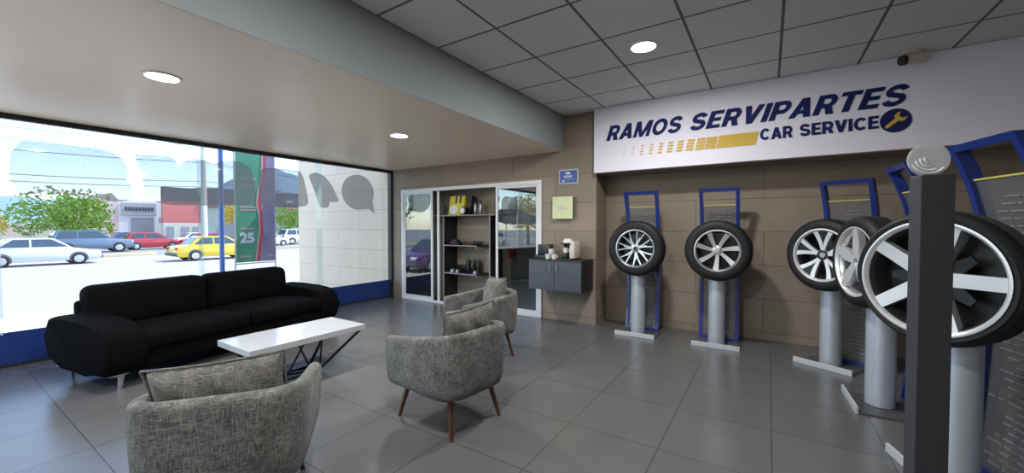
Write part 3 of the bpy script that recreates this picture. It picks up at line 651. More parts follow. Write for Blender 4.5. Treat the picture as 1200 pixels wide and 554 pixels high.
# ------------------------------------------------------------------ wheel stands and wheels
def make_stand(label, loc, f, w=.52, dep=.42, ps=0.0):
    """origin: middle of the front edge; local +Y is the facing direction, body runs to -Y"""
    t = thing('wheel_stand', label, 'display stand', loc, face_rot(*f), 'tyre display stands with blue-edged panels')
    bm = new(); box(bm, -w/2, w/2, -dep, -.018, .0, .018, .002); obj('base_plate', bm, 'acrylic', t, smooth=False)
    bm = new(); box(bm, -w/2, w/2, -.018, 0, 0, .055, .002); obj('front_strip', bm, 'plinth_silver', t, smooth=False)
    bm = new(); lathe(bm, [(.092,.019),(.095,.022),(.095,.795),(.09,.80)], 48, 'Z', (0,-.20,0)); obj('column', bm, 'column_alu', t)
    bm = new(); tube(bm, (0,-.245,.80), (0,-.245,1.17), .022); tube(bm, (0,-.245,1.17), (0,-.12,1.17), .022); obj('wheel_mount', bm, 'black_steel', t)
    cur = [(.03,.385),(.3,.42),(.6,.44),(.9,.45),(1.2,.445),(1.45,.415),(1.65,.37),(1.80,.32),(1.935,.26)]
    pw = .225
    def dz(z):
        for (z0, d0), (z1, d1) in zip(cur[:-1], cur[1:]):
            if z <= z1: return d0+(d1-d0)*(z-z0)/(z1-z0)
        return cur[-1][1]
    zs = [.03+(1.935-.03)*k/28 for k in range(29)]
    def strip(bm, x0, x1, za, zb, th, off=0.0):
        ks = [za]+[z for z in zs if za < z < zb]+[zb]; prev = None
        for z in ks:
            d = -dz(z)+off; x0_, x1_ = x0+ps, x1+ps; vs = [bm.verts.new(Vector(p)) for p in ((x0_, d, z), (x1_, d, z), (x1_, d-th, z), (x0_, d-th, z))]
            if prev:
                for k in range(4): bm.faces.new((prev[k], prev[(k+1) % 4], vs[(k+1) % 4], vs[k]))
            else: bm.faces.new(vs[::-1])
            prev = vs
        bm.faces.new(prev)
    bm = new(); strip(bm, -pw, -pw+.04, .02, 1.935, .075, .012); strip(bm, pw-.04, pw, .02, 1.935, .075, .012); strip(bm, -pw+.04, pw-.04, 1.895, 1.935, .075, .012); strip(bm, -pw+.04, pw-.04, .02, .05, .075, .012)
    fr = obj('blue_frame', bm, 'frame_blue', t, angle=50)
    bm = new(); strip(bm, -pw+.04, pw-.04, .05, 1.72, .006, -.01); pn = obj('clear_panel', bm, 'acrylic', t, angle=50)
    bm = new(); strip(bm, -pw+.05, pw-.05, 1.722, 1.732, .006, -.004); obj('yellow_line', bm, 'panel_yellow', t, angle=50)
    bm = new(); random.seed(3)
    for k in range(38):
        z = 1.62-k*.041
        if .95 < z < 1.4: continue
        n = random.choice((2, 3, 4)); x = -pw+.07+random.random()*.04
        for j in range(n):
            L_ = .03+random.random()*.07
            if x+L_ > pw-.06: break
            strip(bm, x, x+L_, z-.005, z+.005, .003, -.006); x += L_+.012
    obj('panel_print', bm, 'acrylic_print', t, smooth=False)
    return t
def spoke(bm, ang, r0, r1, w0, w1, dep, tilt=0.0, yf=None, wm=None, th=.03):
    """tapered spoke polygon, front face follows yf(r)"""
    K = 8; L_, Rr = [], []
    for k in range(K+1):
        f = k/K; r = r0+(r1-r0)*f
        w = w0+(w1-w0)*f if wm is None else ((w0+(wm-w0)*f*2) if f < .5 else (wm+(w1-wm)*(f-.5)*2))
        a = ang+tilt*f; c, s = math.cos(a), math.sin(a)
        L_.append((r*c-s*w/2, r*s+c*w/2, r)); Rr.append((r*c+s*w/2, r*s-c*w/2, r))
    def col(pt, back): x, z, r = pt; return bm.verts.new(Vector((x, (yf(r) if yf else dep)-(th if back else 0), z)))
    A = [col(p, 0) for p in L_]; B = [col(p, 0) for p in Rr]; C = [col(p, 1) for p in L_]; D = [col(p, 1) for p in Rr]
    for k in range(K):
        bm.faces.new((A[k], A[k+1], B[k+1], B[k])); bm.faces.new((C[k], D[k], D[k+1], C[k+1]))
        bm.faces.new((A[k], C[k], C[k+1], A[k+1])); bm.faces.new((B[k], B[k+1], D[k+1], D[k]))
    bm.faces.new((A[0], B[0], D[0], C[0])); bm.faces.new((A[K], C[K], D[K], B[K]))
def make_wheel(style, label, loc, f, Rt=.365, Rr=.25, wdt=.20):
    t = thing('alloy_and_tyre_assembly', label, 'wheel', loc, face_rot(*f), 'alloy wheels with tyres on the display stands')
    h = wdt/2; bm = new()
    prof = [(Rr-.012,h-.012),(Rr+.006,h-.002),(Rr+.03,h+.004),(Rt-.045,h+.002),(Rt-.018,h-.012),(Rt-.004,h-.034),(Rt,h-.055)]
    for g in range(4):
        y = h-.055-(wdt-.11)*(g+.5)/4; prof += [(Rt,y+.007),(Rt-.008,y+.005),(Rt-.008,y-.005),(Rt,y-.007)]
    prof += [(Rt,-h+.055),(Rt-.004,-h+.034),(Rt-.018,-h+.012),(Rt-.045,-h-.002),(Rr+.03,-h-.004),(Rr,-h+.01),(Rr-.016,-h+.03),(Rr-.016,h-.03)]
    lathe(bm, prof, 72, 'Y', closed=True); ty = obj('tyre', bm, 'rubber', t, angle=40)
    bm = new()
    for k in range(60):     # shoulder lugs
        a = 2*math.pi*k/60
        for sy in (1, -1):
            c, s = math.cos(a), math.sin(a); u = Vector((c, 0, s)); v = Vector((-s, 0, c))
            ctr = u*(Rt-.012)+Vector((0, sy*(h-.022), 0))
            q = []
            for du, dv, dy in ((-.012,-.011,-.01),(-.003,-.011,-.020),(-.003,.011,-.020),(-.012,.011,-.01),(-.012,-.011,.010),(-.002,-.011,.004),(-.002,.011,.004),(-.012,.011,.010)):
                q.append(bm.verts.new(ctr+u*du+v*dv+Vector((0, sy*dy, 0))))
            for fc in ((0,1,2,3),(4,5,6,7),(0,1,5,4),(1,2,6,5),(2,3,7,6),(3,0,4,7)): bm.faces.new([q[i] for i in fc])
    obj('tread_lugs', bm, 'rubber', ty, smooth=False)
    al = 'alloy_bright' if style in (3, 4, 5) else 'alloy'
    bm = new(); lathe(bm, [(Rr+.004,h-.004),(Rr+.006,h+.003),(Rr-.004,h+.004),(Rr-.014,h-.004),(Rr-.020,h-.018),(Rr-.014,h-.03),(Rr-.002,h-.02)], 72, 'Y', closed=True)
    rim = obj('rim', bm, al, t, angle=40)
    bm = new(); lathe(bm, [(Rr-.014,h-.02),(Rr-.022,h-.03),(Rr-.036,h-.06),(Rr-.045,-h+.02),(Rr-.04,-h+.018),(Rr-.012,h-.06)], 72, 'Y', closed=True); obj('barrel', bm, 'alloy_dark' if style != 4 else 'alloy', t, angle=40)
    bm = new(); lathe(bm, [(.02,-.055),(Rr-.05,-.06),(Rr-.05,-.066),(.02,-.065)], 40, 'Y', closed=True); obj('gap_shade', bm, 'wheel_black', t)  # added black disc in place of the shaded gap behind the spokes
    yf = lambda r: h-.03+.018*(r/Rr)**2
    bm = new(); bk = new()
    if style == 1:
        for k in range(7):
            a = 2*math.pi*k/7+.1
            spoke(bm, a-.10, .05, Rr-.01, .015, .016, 0, -.13, yf, th=.03); spoke(bm, a+.10, .05, Rr-.01, .015, .016, 0, .13, yf, th=.03)
            spoke(bm, a, .055, Rr*.62, .018, .014, 0, .09, yf, th=.03)
    elif style == 2:
        for k in range(7): spoke(bm, 2*math.pi*k/7+.2, .045, Rr-.008, .034, .060, 0, .10, yf, th=.035)
    elif style == 3:
        for k in range(5):
            a = 2*math.pi*k/5+.35
            for s in (-1, 1): spoke(bm, a+s*.12, .05, Rr-.008, .026, .046, 0, s*.19, yf, th=.03)
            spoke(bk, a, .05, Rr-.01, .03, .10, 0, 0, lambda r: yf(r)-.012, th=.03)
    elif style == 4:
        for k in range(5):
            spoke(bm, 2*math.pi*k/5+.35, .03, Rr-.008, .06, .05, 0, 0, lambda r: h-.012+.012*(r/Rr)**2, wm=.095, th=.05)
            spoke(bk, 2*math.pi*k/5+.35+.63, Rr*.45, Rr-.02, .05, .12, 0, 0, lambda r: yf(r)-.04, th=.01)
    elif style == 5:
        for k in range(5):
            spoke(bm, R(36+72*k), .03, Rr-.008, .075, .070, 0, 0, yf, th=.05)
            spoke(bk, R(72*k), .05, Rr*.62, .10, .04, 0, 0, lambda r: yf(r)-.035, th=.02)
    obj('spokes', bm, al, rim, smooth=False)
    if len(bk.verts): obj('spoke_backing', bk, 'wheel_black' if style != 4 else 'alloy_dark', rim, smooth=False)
    else: bk.free()
    bm = new(); lathe(bm, [(.0005,yf(0)-.03),(.062,yf(0)-.03),(.062,yf(0)-.004),(.048,yf(0)+.002),(.0005,yf(0)+.0)], 40, 'Y')
    hb = obj('hub', bm, al if style != 3 else 'alloy_dark', t)
    bm = new(); lathe(bm, [(.0005,yf(0)+.004),(.026,yf(0)+.004),(.028,yf(0)+.0)], 32, 'Y'); obj('centre_cap', bm, 'chrome' if style != 1 else 'alloy_dark', hb)
    bm = new()
    for k in range(5):
        a = 2*math.pi*k/5; lathe(bm, [(.0065,yf(0)-.002),(.0065,yf(0)+.0035)], 10, 'Y', (.045*math.cos(a), 0, .045*math.sin(a)))
    obj('wheel_nuts', bm, 'alloy_dark', hb)
    return t
ST = [((-1.48, 5.235, 0), (0, -1), 'tyre display stand nearest the coffee cabinet'),
      ((-.525, 5.26, 0), (0, -1), 'tyre display stand second from the coffee cabinet'),
      ((.467, 5.10, 0), (-.47, -.88), 'angled tyre display stand at right, behind the others'),
      ((.572, 4.26, 0), (-.998, -.05), 'tyre display stand turned sideways at right, white column in view'),
      ((.72, 3.19, 0), (-.966, -.26), 'tyre display stand closest to the camera at right')]
for loc, f, lab in ST: make_stand(lab, loc, f, ps=-.07 if loc[0] == .467 else 0.0)
z = 1.168
make_wheel(1, 'wheel with many thin paired silver spokes, nearest the coffee cabinet', (-1.476, 5.335, z), (0, -1), Rr=.245)
make_wheel(2, 'wheel with seven broad silver spokes on second stand', (-.512, 5.36, z), (0, -1), Rr=.245)
make_wheel(3, 'wheel with black and silver split spokes on the angled stand', (.50, 5.09, z), (-.60, -.80), Rr=.262)
make_wheel(4, 'silver star-spoked wheel seen almost edge-on, between two wheels', (.68, 4.25, z), (-.95, -.31), Rr=.28, Rt=.37)
make_wheel(5, 'large wheel with wide bright silver spokes closest to the camera', (.80, 3.13, z), (-.66, -.75), Rr=.312, Rt=.372)
# dark totem at the right
t = thing('display_totem', 'slim dark grey display totem with pale round emblem at far right', 'totem', (.438, 1.842, 0), R(14))
bm = new(); box(bm, -.033, .055, -.03, .03, .012, 1.62, .003); obj('post', bm, 'totem_grey', t, smooth=False)
bm = new(); box(bm, -.10, .13, -.12, .12, 0, .012, .002); obj('foot', bm, 'totem_grey', t, smooth=False)
bm = new(); lathe(bm, [(.0005,-.005),(.054,-.005),(.054,.005),(.0005,.005)], 48, 'Y', (.0,0,1.672)); em = obj('round_emblem', bm, 'frost_disc', t)
bm = new()
for k in range(4):
    a0 = 200-k*14; rr = .046-.011*k
    pipe(bm, [(rr*math.cos(R(a)), -.007, 1.672+rr*math.sin(R(a))) for a in range(a0, a0+130-k*12, 12)], .003, 6)
obj('emblem_stripe', bm, 'pale_emblem', em)

# ------------------------------------------------------------------ outdoors
s_box('ground', 'asphalt', (-36, 60, -90, 150, GZ-.2, GZ), label='pale sunlit street surface')
s_box('bounce_paving', 'bounce_pale', (-13.5, XW-.25, -30, 60, GZ-.15, GZ+.012), label='added pale paving outside the window, bouncing sun onto the soffit')  # added strip, throws sunlight up to the soffit
s_box('ground_far', 'road_grey', (-460, -36, -200, 420, GZ-.2, GZ-.01))
s_box('kerb', 'kerb_yellow', (-36.3, -35.7, -60, 9.6, GZ, GZ+.18), (-38.6, -38.2, 14, 60, GZ, GZ+.18), label='yellow kerb along the street')
bm = new(); pts = []
prof = [(-60,24),(0,22),(67,23),(107,20),(134,27),(156,37),(191,58),(204,63),(225,60),(260,48),(320,40),(400,30)]
for yy, hh in prof: pts.append((yy, hh))
prev = None
for i in range(len(pts)*6-5):
    k, f = divmod(i, 6); f /= 6
    y0, h0 = pts[k]; y1, h1 = pts[min(k+1, len(pts)-1)]; yy = y0+(y1-y0)*f; hh = h0+(h1-h0)*f+1.0*math.sin(yy*.19)+.6*math.sin(yy*.53)
    col = [bm.verts.new(Vector(p)) for p in ((-370, yy, GZ), (-400, yy, hh*.55), (-430, yy, hh), (-470, yy, hh*.4), (-500, yy, GZ))]
    if prev:
        for a in range(4): bm.faces.new((prev[a], prev[a+1], col[a+1], col[a]))
    prev = col
struct(obj('hills', bm, 'hill_haze'), 'distant hills, haze put into their blue-grey colour')

def make_car(kind, mat, loc, rz, label, grp=None):
    t = thing('car', label, 'car', loc, rz, grp)
    if kind == 'sedan':
        body = [(-2.12,.32),(-2.16,.50),(-2.10,.82),(-1.45,.93),(-.2,.94),(.95,.90),(1.85,.74),(2.12,.60),(2.15,.34),(1.9,.22),(-1.9,.22)]
        cab = (-1.55, -1.0, .42, 1.10, .92, 1.40); wb_, L_ = 1.28, 4.3
    elif kind == 'hatch':
        body = [(-1.90,.34),(-1.94,.60),(-1.86,.92),(-1.2,.97),(.0,.96),(.95,.92),(1.65,.78),(1.88,.62),(1.92,.34),(1.7,.22),(-1.7,.22)]
        cab = (-1.80, -1.42, .30, 1.02, .94, 1.48); wb_, L_ = 1.22, 3.8
    else:
        body = [(-2.25,.40),(-2.30,.70),(-2.24,1.05),(-1.3,1.10),(.3,1.10),(1.2,1.04),(2.05,.95),(2.25,.75),(2.28,.42),(2.0,.30),(-2.0,.30)]
        cab = (-2.15, -1.85, .30, 1.00, 1.08, 1.72); wb_, L_ = 1.38, 4.6
    W = .84 if kind != 'suv' else .92
    bm = new(); prism(bm, body, lambda u, v, s: Vector((u, -W+s, v)), 2*W)
    bmesh.ops.bevel(bm, geom=[e for e in bm.edges], offset=.06, segments=2, profile=.6, affect='EDGES')
    obj('body', bm, mat, t, angle=50)
    b0, r0, r1, b1, zb, zt = cab; wi = W-.06; wt = W-.20
    bm = new(); lo = [bm.verts.new(Vector(p)) for p in ((b0,-wi,zb-.04),(b1,-wi,zb-.04),(b1,wi,zb-.04),(b0,wi,zb-.04))]; hi = [bm.verts.new(Vector(p)) for p in ((r0,-wt,zt),(r1,-wt,zt),(r1,wt,zt),(r0,wt,zt))]
    for k in range(4): bm.faces.new((lo[k], lo[(k+1) % 4], hi[(k+1) % 4], hi[k]))
    bm.faces.new(hi); bm.faces.new(lo[::-1]); bmesh.ops.bevel(bm, geom=[e for e in bm.edges if e.verts[0].co.z > zb or e.verts[1].co.z > zb], offset=.05, segments=2, affect='EDGES')
    cb = obj('cabin', bm, mat, t, angle=50)
    mid = (r0+r1)/2-.05
    def xq(xb, xt, f): return xb+(xt-xb)*f
    for s in (-1, 1):
        for (ba, ta), (bb, tb) in (((b0+.22, r0+.12), (mid-.04, mid-.04)), ((mid+.04, mid+.04), (b1-.20, r1-.08))):
            bm = new(); z0, z1 = zb+.03, zt-.07; f0 = (z0-zb+.04)/(zt-zb+.04); f1 = (z1-zb+.04)/(zt-zb+.04)
            q = [(ba, z0, f0), (bb, z0, f0), (tb, z1, f1), (ta, z1, f1)]
            v = [bm.verts.new(Vector((x, s*(wi+(wt-wi)*f+.012), z_))) for x, z_, f in q]; w = [bm.verts.new(Vector((x, s*(wi+(wt-wi)*f-.01), z_))) for x, z_, f in q]
            bm.faces.new(v); bm.faces.new(w[::-1])
            for k in range(4): bm.faces.new((v[k], v[(k+1) % 4], w[(k+1) % 4], w[k]))
            obj('side_window', bm, 'car_glass', cb, smooth=False)
    for nm, xb, xt, s in (('windscreen', b1, r1, 1), ('rear_window', b0, r0, -1)):
        bm = new(); f0, f1 = .14, .88; q = []
        for f, sg in ((f0,-1),(f0,1),(f1,1),(f1,-1)): q.append((xq(xb, xt, f), sg*(wi+(wt-wi)*f-.09), zb-.04+(zt-zb+.04)*f))
        v = [bm.verts.new(Vector((x+s*.014, y, z_+.008))) for x, y, z_ in q]; w = [bm.verts.new(Vector((x-s*.01, y, z_-.01))) for x, y, z_ in q]
        bm.faces.new(v); bm.faces.new(w[::-1])
        for k in range(4): bm.faces.new((v[k], v[(k+1) % 4], w[(k+1) % 4], w[k]))
        obj(nm, bm, 'car_glass', cb, smooth=False)
    rw = .30 if kind != 'suv' else .36
    for sx in (-1, 1):
        for sy in (-1, 1):
            bm = new(); lathe(bm, [(.12,-.10),(rw-.03,-.10),(rw,-.07),(rw,.07),(rw-.03,.10),(.12,.10)], 28, 'Y', (sx*wb_, sy*(W-.085), rw)); w = obj('wheel', bm, 'rubber', t)
            bm = new(); lathe(bm, [(.0005,.108*sy),(rw*.62,.104*sy),(rw*.66,.09*sy)], 24, 'Y', (sx*wb_, sy*(W-.085), rw)); obj('hubcap', bm, 'hubcap', w)
            bm = new(); lathe(bm, [(rw-.03,-.004),(rw+.05,-.004),(rw+.05,.010),(rw-.03,.010)], 28, 'Y', (sx*wb_, sy*(W-.0), rw+.02), closed=True)
            for v_ in list(bm.verts):
                if v_.co.z < .18: v_.co.z = .18
            obj('wheel_arch', bm, 'bumper_grey', t)
    zf = .62 if kind != 'suv' else .84; xe = max(p[0] for p in body); xb_ = min(p[0] for p in body)
    for sy in (-1, 1):
        bm = new(); box(bm, xe-.20, xe-.03, sy*(W-.24)-.14, sy*(W-.24)+.2*(1)-.04, zf-.06, zf+.08, .02); obj('headlight', bm, 'lamp_clear', t)
        bm = new(); box(bm, xb_-.005, xb_+.16, sy*(W-.17)-.15, sy*(W-.17)+.14, zf+.02, zf+.17, .02); obj('tail_light', bm, 'tail_red', t)
    for x0, x1 in ((xe-.12, xe+.05), (xb_-.05, xb_+.12)):
        bm = new(); box(bm, x0, x1, -W+.02, W-.02, .30, .47, .03); obj('bumper', bm, 'bumper_grey', t)
    return t
up, dn = R(90), R(-90)
make_car('sedan', 'car_yellow', (-28.6, 10.45, GZ), up, 'yellow taxi sedan driving on the street')
make_car('sedan', 'car_silver', (-31.4, 3.75, GZ), up, 'silver car at the left edge on the near lane')
make_car('suv', 'car_bluegrey', (-44.0, 7.9, GZ), up, 'blue-grey sport utility vehicle parked under the green tree')
make_car('hatch', 'car_red', (-46.0, 12.0, GZ), up, 'red hatchback parked right of the blue-grey vehicle')
make_car('sedan', 'car_white', (-49.0, 16.6, GZ), up, 'white sedan parked before the white warehouse')
make_car('sedan', 'car_red', (-43.8, 15.7, GZ), up, 'red sedan parked behind the yellow taxi')
make_car('hatch', 'car_white', (-43.0, 20.2, GZ), up, 'white hatchback behind the blue pole')
make_car('suv', 'car_white', (-45.5, 25.0, GZ), up, 'white van-like vehicle seen between banner and outer wall')
make_car('hatch', 'car_blue', (-50.8, 12.2, GZ), up, 'blue car far back by the warehouse door')
make_car('sedan', 'car_purple', (-13.0, -2.55, GZ), up, 'purple sedan parked outside, mirrored in the left showcase door')
make_car('suv', 'car_red', (-27.0, -9.0, GZ), up, 'red vehicle across the road, left of the view')
make_car('hatch', 'car_white', (-31.0, -3.0, GZ), up, 'white hatchback across the road, left of the view')
make_car('sedan', 'car_silver', (-24.0, -22.0, GZ), up, 'silver sedan far along the road to the left')

def make_tree(x, y, h, r, mat, label, trunk=.16, n=2600, leaf=.17, squash=.8, seed=1):
    random.seed(seed)
    t = thing('tree', label, 'tree', (x, y, GZ), 0)
    bm = new(); tube(bm, (0,0,0), (.1,.05,h-r*.9), trunk, trunk*.6, 10)
    for k in range(6):
        a = k*1.05; tube(bm, (.1,.05,h-r*1.1), (.1+r*.6*math.cos(a), .05+r*.6*math.sin(a), h-r*.3+.2*(k % 2)), trunk*.45, trunk*.15, 7)
    obj('trunk', bm, 'bark', t)
    bm = new(); blobs = [(Vector((random.uniform(-.55,.55)*r, random.uniform(-.55,.55)*r, h-r*squash+random.uniform(-.45,.45)*r*squash)), random.uniform(.38,.6)*r) for _ in range(14)]
    for k in range(n):
        c, rr = random.choice(blobs); d = Vector((random.gauss(0,1), random.gauss(0,1), random.gauss(0,1))).normalized()
        p = c+d*rr*random.uniform(.75, 1.02); a = Vector((random.gauss(0,1), random.gauss(0,1), random.gauss(0,1))).normalized(); b = a.orthogonal().normalized()
        s = leaf*random.uniform(.6, 1.3)
        bm.faces.new([bm.verts.new(p+v) for v in (-a*s, b*s*.55, a*s, -b*s*.55)])
    f = obj('foliage', bm, mat, t, smooth=False); f['kind'] = 'stuff'
make_tree(-50, 7.3, 5.5, 3.2, 'leaf', 'bright green street tree at far left of the window view', seed=2)
make_tree(-46.5, 3.2, 2.9, 1.0, 'leaf_yellow', 'small orange-yellow flowering tree at the left edge', n=900, leaf=.12, seed=5)
make_tree(-49, 25.6, 4.4, 1.9, 'leaf', 'small yellow-green tree right of the banner', n=2000, leaf=.13, seed=3)
make_tree(-48.5, 19.6, 4.4, 1.5, 'leaf_yellow', 'yellow-leaved tree beside the blue pole', n=1300, leaf=.12, seed=4)
make_tree(-30, -14.0, 5.5, 2.6, 'leaf', 'green tree mirrored in the showcase glass', n=2200, seed=6)
make_tree(-22, -26.0, 6.0, 2.8, 'leaf_yellow', 'yellow tree far to the left of the view', n=1800, seed=7)
make_tree(-34, -7.0, 4.5, 2.2, 'leaf_dark', 'dark green tree across the road to the left', n=1800, seed=8)

# buildings across the street
t = thing('warehouse', 'white warehouse with stepped front and grey name panel', 'building', (-60, 15.3, GZ))
bm = new(); box(bm, -10, 0, -2.4, 4.5, 0, 5.0, .02); obj('main_hall', bm, 'building_white', t, smooth=False)
bm = new(); prism(bm, [(-4.2,0),(-2.4,0),(-2.4,5.0),(-2.9,5.7),(-4.2,5.1)], lambda u, v, s: Vector((-8+s, u, v)), 8.0); obj('side_bay', bm, 'building_pink', t, smooth=False)
bm = new(); box(bm, 0, .12, -2.2, .8, 3.3, 4.7, .02); sp = obj('name_panel', bm, 'sign_grey', t, smooth=False)
bm = new(); x = -1.9
for k in range(9): box(bm, .12, .16, x, x+.2, 3.8, 4.2); x += .28
obj('lettering', bm, 'building_dark', sp, smooth=False)
bm = new(); box(bm, -.3, .05, -1.4, .6, 0, 3.0); dr = obj('gate', bm, 'grey_door', t, smooth=False)
bm = new(); box(bm, .05, .07, -1.2, .4, 0, 1.1); obj('opening', bm, 'dark_opening', dr, smooth=False)
bm = new(); tube(bm, (.5,1.4,0), (.5,1.4,3.2), .05); obj('sign_post', bm, 'pole_pale', t)
bm = new(); box(bm, .46, .54, .9, 1.9, 2.4, 3.1, .02); obj('post_board', bm, 'sign_grey', t, smooth=False)
t = thing('pink_house', 'low pinkish wall and house left of the white warehouse', 'building', (-55, 5.4, GZ))
bm = new(); box(bm, -4, 0, -9, 5.4, 0, 2.3, .02); box(bm, -4, -1, 3.2, 5.2, 2.3, 4.6, .02); obj('wall', bm, 'building_pink', t, smooth=False)
for k in range(6):
    bm = new(); box(bm, -.02, .10, -8+k*2.2, -7+k*2.2, 0, 2.0); obj('gate', bm, 'building_beige', t, smooth=False)
t = thing('shop_building', 'dark-topped shop building with red side wall', 'building', (-52, 17.7, GZ))
bm = new(); box(bm, -5.6, -.6, .1, 22, 0, 4.25); obj('ground_floor', bm, 'sage_wall', t, smooth=False)
bm = new(); box(bm, -6, 0, 0, 24, 4.25, 6.3, .02); fs = obj('dark_fascia', bm, 'building_dark', t, smooth=False)
bm = new(); box(bm, .0, .06, .0, 24, 4.3, 4.42); obj('red_stripe', bm, 'building_red', fs, smooth=False)
bm = new()
for s in (-1, 1): pipe(bm, [(.08, 9.5-.45, 5.2+s*.16), (.08, 9.5-.12, 5.2+s*.05), (.08, 9.5+.12, 5.2+s*.05), (.08, 9.5+.45, 5.2+s*.16)], .05, 6)
obj('white_mark', bm, 'plaque_white', fs)
bm = new(); lathe(bm, [(.0005,.0),(.22,.0),(.22,.06),(.0005,.06)], 20, 'Y', (0,0,0))
for v in bm.verts: v.co = Vector((.02+v.co.y, 12.1+v.co.x, 5.2+v.co.z))
obj('red_dot', bm, 'building_red', fs)
bm = new(); box(bm, -.6, -.1, -3.2, .1, 2.4, 5.9, .02); rw_ = obj('red_wall', bm, 'building_red', t, smooth=False)
bm = new(); box(bm, -.6, -.05, -3.2, .1, 4.7, 6.1, .02); obj('dark_upper', bm, 'building_dark', rw_, smooth=False)
bm = new(); box(bm, -.55, -.1, -3.2, .1, 0, 2.4, .02); obj('beige_lower', bm, 'building_beige', t, smooth=False)
for y0, y1 in ((-2.9, -2.3), (-1.7, -1.0), (-.7, -.2)):
    bm = new(); box(bm, -.12, -.06, y0, y1, .2, 2.0, .01); obj('window', bm, 'grey_door', t, smooth=False)
bm = new(); prism(bm, smooth_poly([(1.6,0),(1.6,1.6),(2.4,2.4),(3.3,2.5),(4.0,1.9),(4.1,0)], 1), lambda u, v, s: Vector((-.65+s, u, v)), .12); obj('archway', bm, 'grey_door', t, smooth=False)

# poles, cables
t = thing('blue_pole', 'slim blue steel post standing just outside the glass', 'pole', (-9.0, 3.40, GZ))
bm = new(); tube(bm, (0,0,0), (0,0,4.6), .042, seg=20); obj('post', bm, 'pole_blue', t)
bm = new(); box(bm, -.12, .12, -.12, .12, 0, .015, .002); obj('foot_plate', bm, 'pole_blue', t, smooth=False)
t = thing('utility_pole', 'pale concrete utility pole beyond the taxi', 'pole', (-36.8, 12.75, GZ))
bm = new(); tube(bm, (0,0,0), (0,0,10), .22, .14, 14); obj('shaft', bm, 'pole_pale', t)
bm = new(); box(bm, -.05, .05, -1.1, 1.1, 9.2, 9.35, .01); obj('cross_arm', bm, 'pole_pale', t, smooth=False)
t2 = dup(t); t2.location = (-36.8, -12, GZ); t2['label'] = 'pale concrete utility pole far to the left along the kerb'
t3 = dup(t); t3.location = (-36.8, 38, GZ); t3['label'] = 'pale concrete utility pole farther right along the kerb'
for i, (za, zb_, dx) in enumerate(((8.9, 8.9, .3), (8.3, 8.2, 0), (7.7, 7.5, -.2), (5.6, 5.4, .1), (5.2, 5.0, .0), (7.0, 6.9, 0))):
    bm = new(); pts = []
    for k in range(25):
        f = k/24; y = -12+50*f; seg = abs(((y+12) % 25)/25*2-1)
        pts.append((-36.8+dx, y, GZ+za+(zb_-za)*f-.55*(1-seg*seg)))
    pipe(bm, pts, .022, 5)
    tag(obj('overhead_cable', bm, 'cable'), ['topmost', 'second', 'third', 'second lowest', 'lowest', 'fourth'][i] + ' thin dark cable strung between the utility poles', 'cable', 'overhead cables above the street')
# advertising banner on a frame
t = thing('banner_stand', 'tall green and purple advertising banner on steel frame outside the glass', 'banner', (-9.0, 4.0, GZ))
def by(u): return u-4.0
bm = new()
pipe(bm, [(0, by(3.63), 0), (0, by(3.63), 3.52)], .014); pipe(bm, [(0, by(4.40), 0), (0, by(4.40), 3.52)], .014)
for z_ in (3.52, 1.20, .6): pipe(bm, [(0, by(3.63), z_), (0, by(4.40), z_)], .012)
for y_ in (3.63, 4.40): pipe(bm, [(-.35, by(y_), .012), (.35, by(y_), .012)], .014)
obj('frame', bm, 'pole_pale', t)
def bpoly(name, pts, mat, d=0.0, p=None):
    bm = new(); prism(bm, pts, lambda u, v, s: Vector((.004+d+s, by(u), v)), .004); return obj(name, bm, mat, p or t, smooth=False)
B0, B1 = 1.23, 3.50
cl = bpoly('cloth', [(3.645,B0),(4.385,B0),(4.385,B1),(3.645,B1)], 'banner_green')
curve = [(4.02,B0),(4.05,1.5),(4.10,1.9),(4.09,2.2),(4.05,2.45),(4.08,2.7),(4.15,3.0),(4.17,B1)]
bpoly('purple_area', curve+[(4.385,B1),(4.385,B0)], 'banner_purple', .004, cl)
bpoly('red_wave', curve+[(u+.055, v) for u, v in curve[::-1]], 'banner_red', .008, cl)
bpoly('pink_wave', [(u-.03, v) for u, v in curve]+curve[::-1], 'banner_pink', .008, cl)
obj('number', text_bm('25', .27, .22, 0, .05, .004, (.009, by(3.71), 1.62), '+X'), 'plaque_white', cl, smooth=False)
bm = new()
for z_, n_, w_ in ((2.95,5,.05),(2.80,4,.05),(1.92,6,.035),(2.36,4,.07),(2.30,5,.05),(1.35,5,.03)):
    for k in range(n_): box(bm, .008, .012, by(3.72)+k*w_*1.25, by(3.72)+k*w_*1.25+w_, z_-.018, z_+.018)
for k in range(4): box(bm, .012, .016, by(4.24)+k*.03, by(4.24)+k*.03+.022, 1.32, 1.36)
obj('small_print', bm, 'banner_pink', cl, smooth=False)
# awning further along, mirrored in the showcase glass
t = thing('cloth_awning', 'sloping dark cloth awning on posts outside, left of the view', 'awning', (-10.5, -5.0, GZ))
bm = new(); prism(bm, [(-1.6,2.1),(1.6,2.7),(1.6,2.74),(-1.6,2.14)], lambda u, v, s: Vector((-1.4+s, u, v)), 2.8); obj('cloth', bm, 'awning_cloth', t, smooth=False)
for x, y in ((-1.3,-1.5),(1.3,-1.5),(-1.3,1.5),(1.3,1.5)):
    bm = new(); tube(bm, (x,y,0), (x,y,2.12 if y < 0 else 2.66), .03, seg=10); obj('post', bm, 'pole_pale', t)

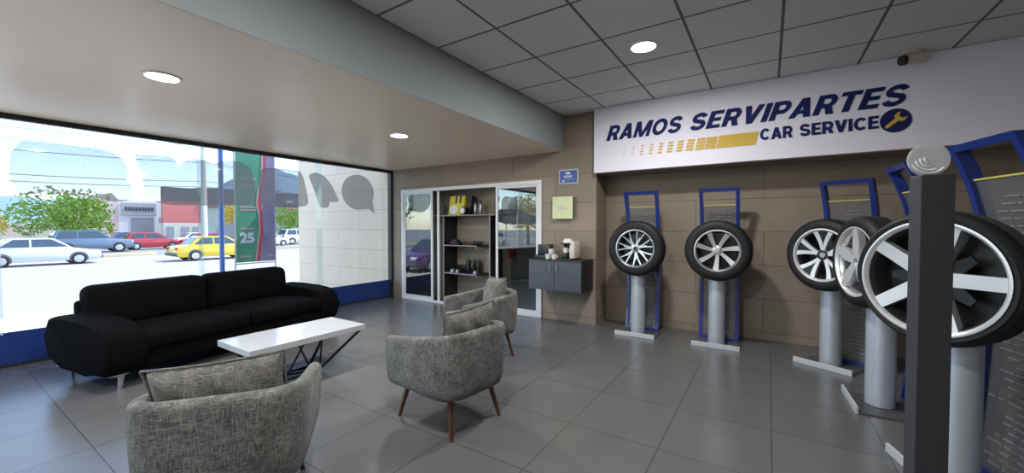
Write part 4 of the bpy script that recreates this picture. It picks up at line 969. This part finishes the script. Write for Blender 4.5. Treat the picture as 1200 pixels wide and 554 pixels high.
# ------------------------------------------------------------------ light, sky, camera
w = bpy.data.worlds.new('World'); scn.world = w; w.use_nodes = True; nt = w.node_tree; nt.nodes.clear()
sky = nt.nodes.new('ShaderNodeTexSky'); sky.sky_type = 'NISHITA'; sky.sun_disc = False; sky.sun_elevation = R(52); sky.sun_rotation = R(8); sky.altitude = 500; sky.air_density = 1.0; sky.dust_density = .8; sky.ozone_density = 1.2
bg = nt.nodes.new('ShaderNodeBackground'); bg.inputs[1].default_value = .42
o = nt.nodes.new('ShaderNodeOutputWorld'); nt.links.new(sky.outputs[0], bg.inputs[0]); nt.links.new(bg.outputs[0], o.inputs[0])
sd = bpy.data.lights.new('sun', 'SUN'); sd.energy = 4.4; sd.angle = R(.6); sd.color = (1, .95, .88)
so = bpy.data.objects.new('sun', sd); COL.objects.link(so)
sv = Vector((.12, .60, .80)).normalized(); so.rotation_euler = (-sv).to_track_quat('-Z', 'Y').to_euler()
# sky portals at the street window and the added rear glazing
def portal(name, loc, rot, sx, sy):
    ld = bpy.data.lights.new(name, 'AREA'); ld.shape = 'RECTANGLE'; ld.size = sx; ld.size_y = sy; ld.cycles.is_portal = True
    lo = bpy.data.objects.new(name, ld); COL.objects.link(lo); lo.location = loc; lo.rotation_euler = rot
portal('portal_street', (XW-.1, (YS+YB)/2, 1.3), (0, R(-90), 0), 2.6, YB-YS)
portal('portal_front', ((XW-3.2)/2, YS-.1, 1.3), (R(90), 0, 0), 3.4, 2.6)

cam = bpy.data.cameras.new('camera'); co = bpy.data.objects.new('camera', cam); COL.objects.link(co); scn.camera = co
cam.sensor_width = 36; cam.lens = 463/1200*36; cam.clip_start = .05; cam.clip_end = 2000
co.location = (0, 0, 1.45); co.rotation_euler = (R(90-1.36), 0, R(33))
vs = scn.view_settings; vs.view_transform = 'Standard'; vs.look = 'None'; vs.gamma = 1.0; vs.use_curve_mapping = False; vs.exposure = 0.8
cy = scn.cycles; cy.use_denoising = True; cy.max_bounces = 10; cy.diffuse_bounces = 5; cy.transparent_max_bounces = 24; cy.sample_clamp_indirect = 6; cy.caustics_reflective = False
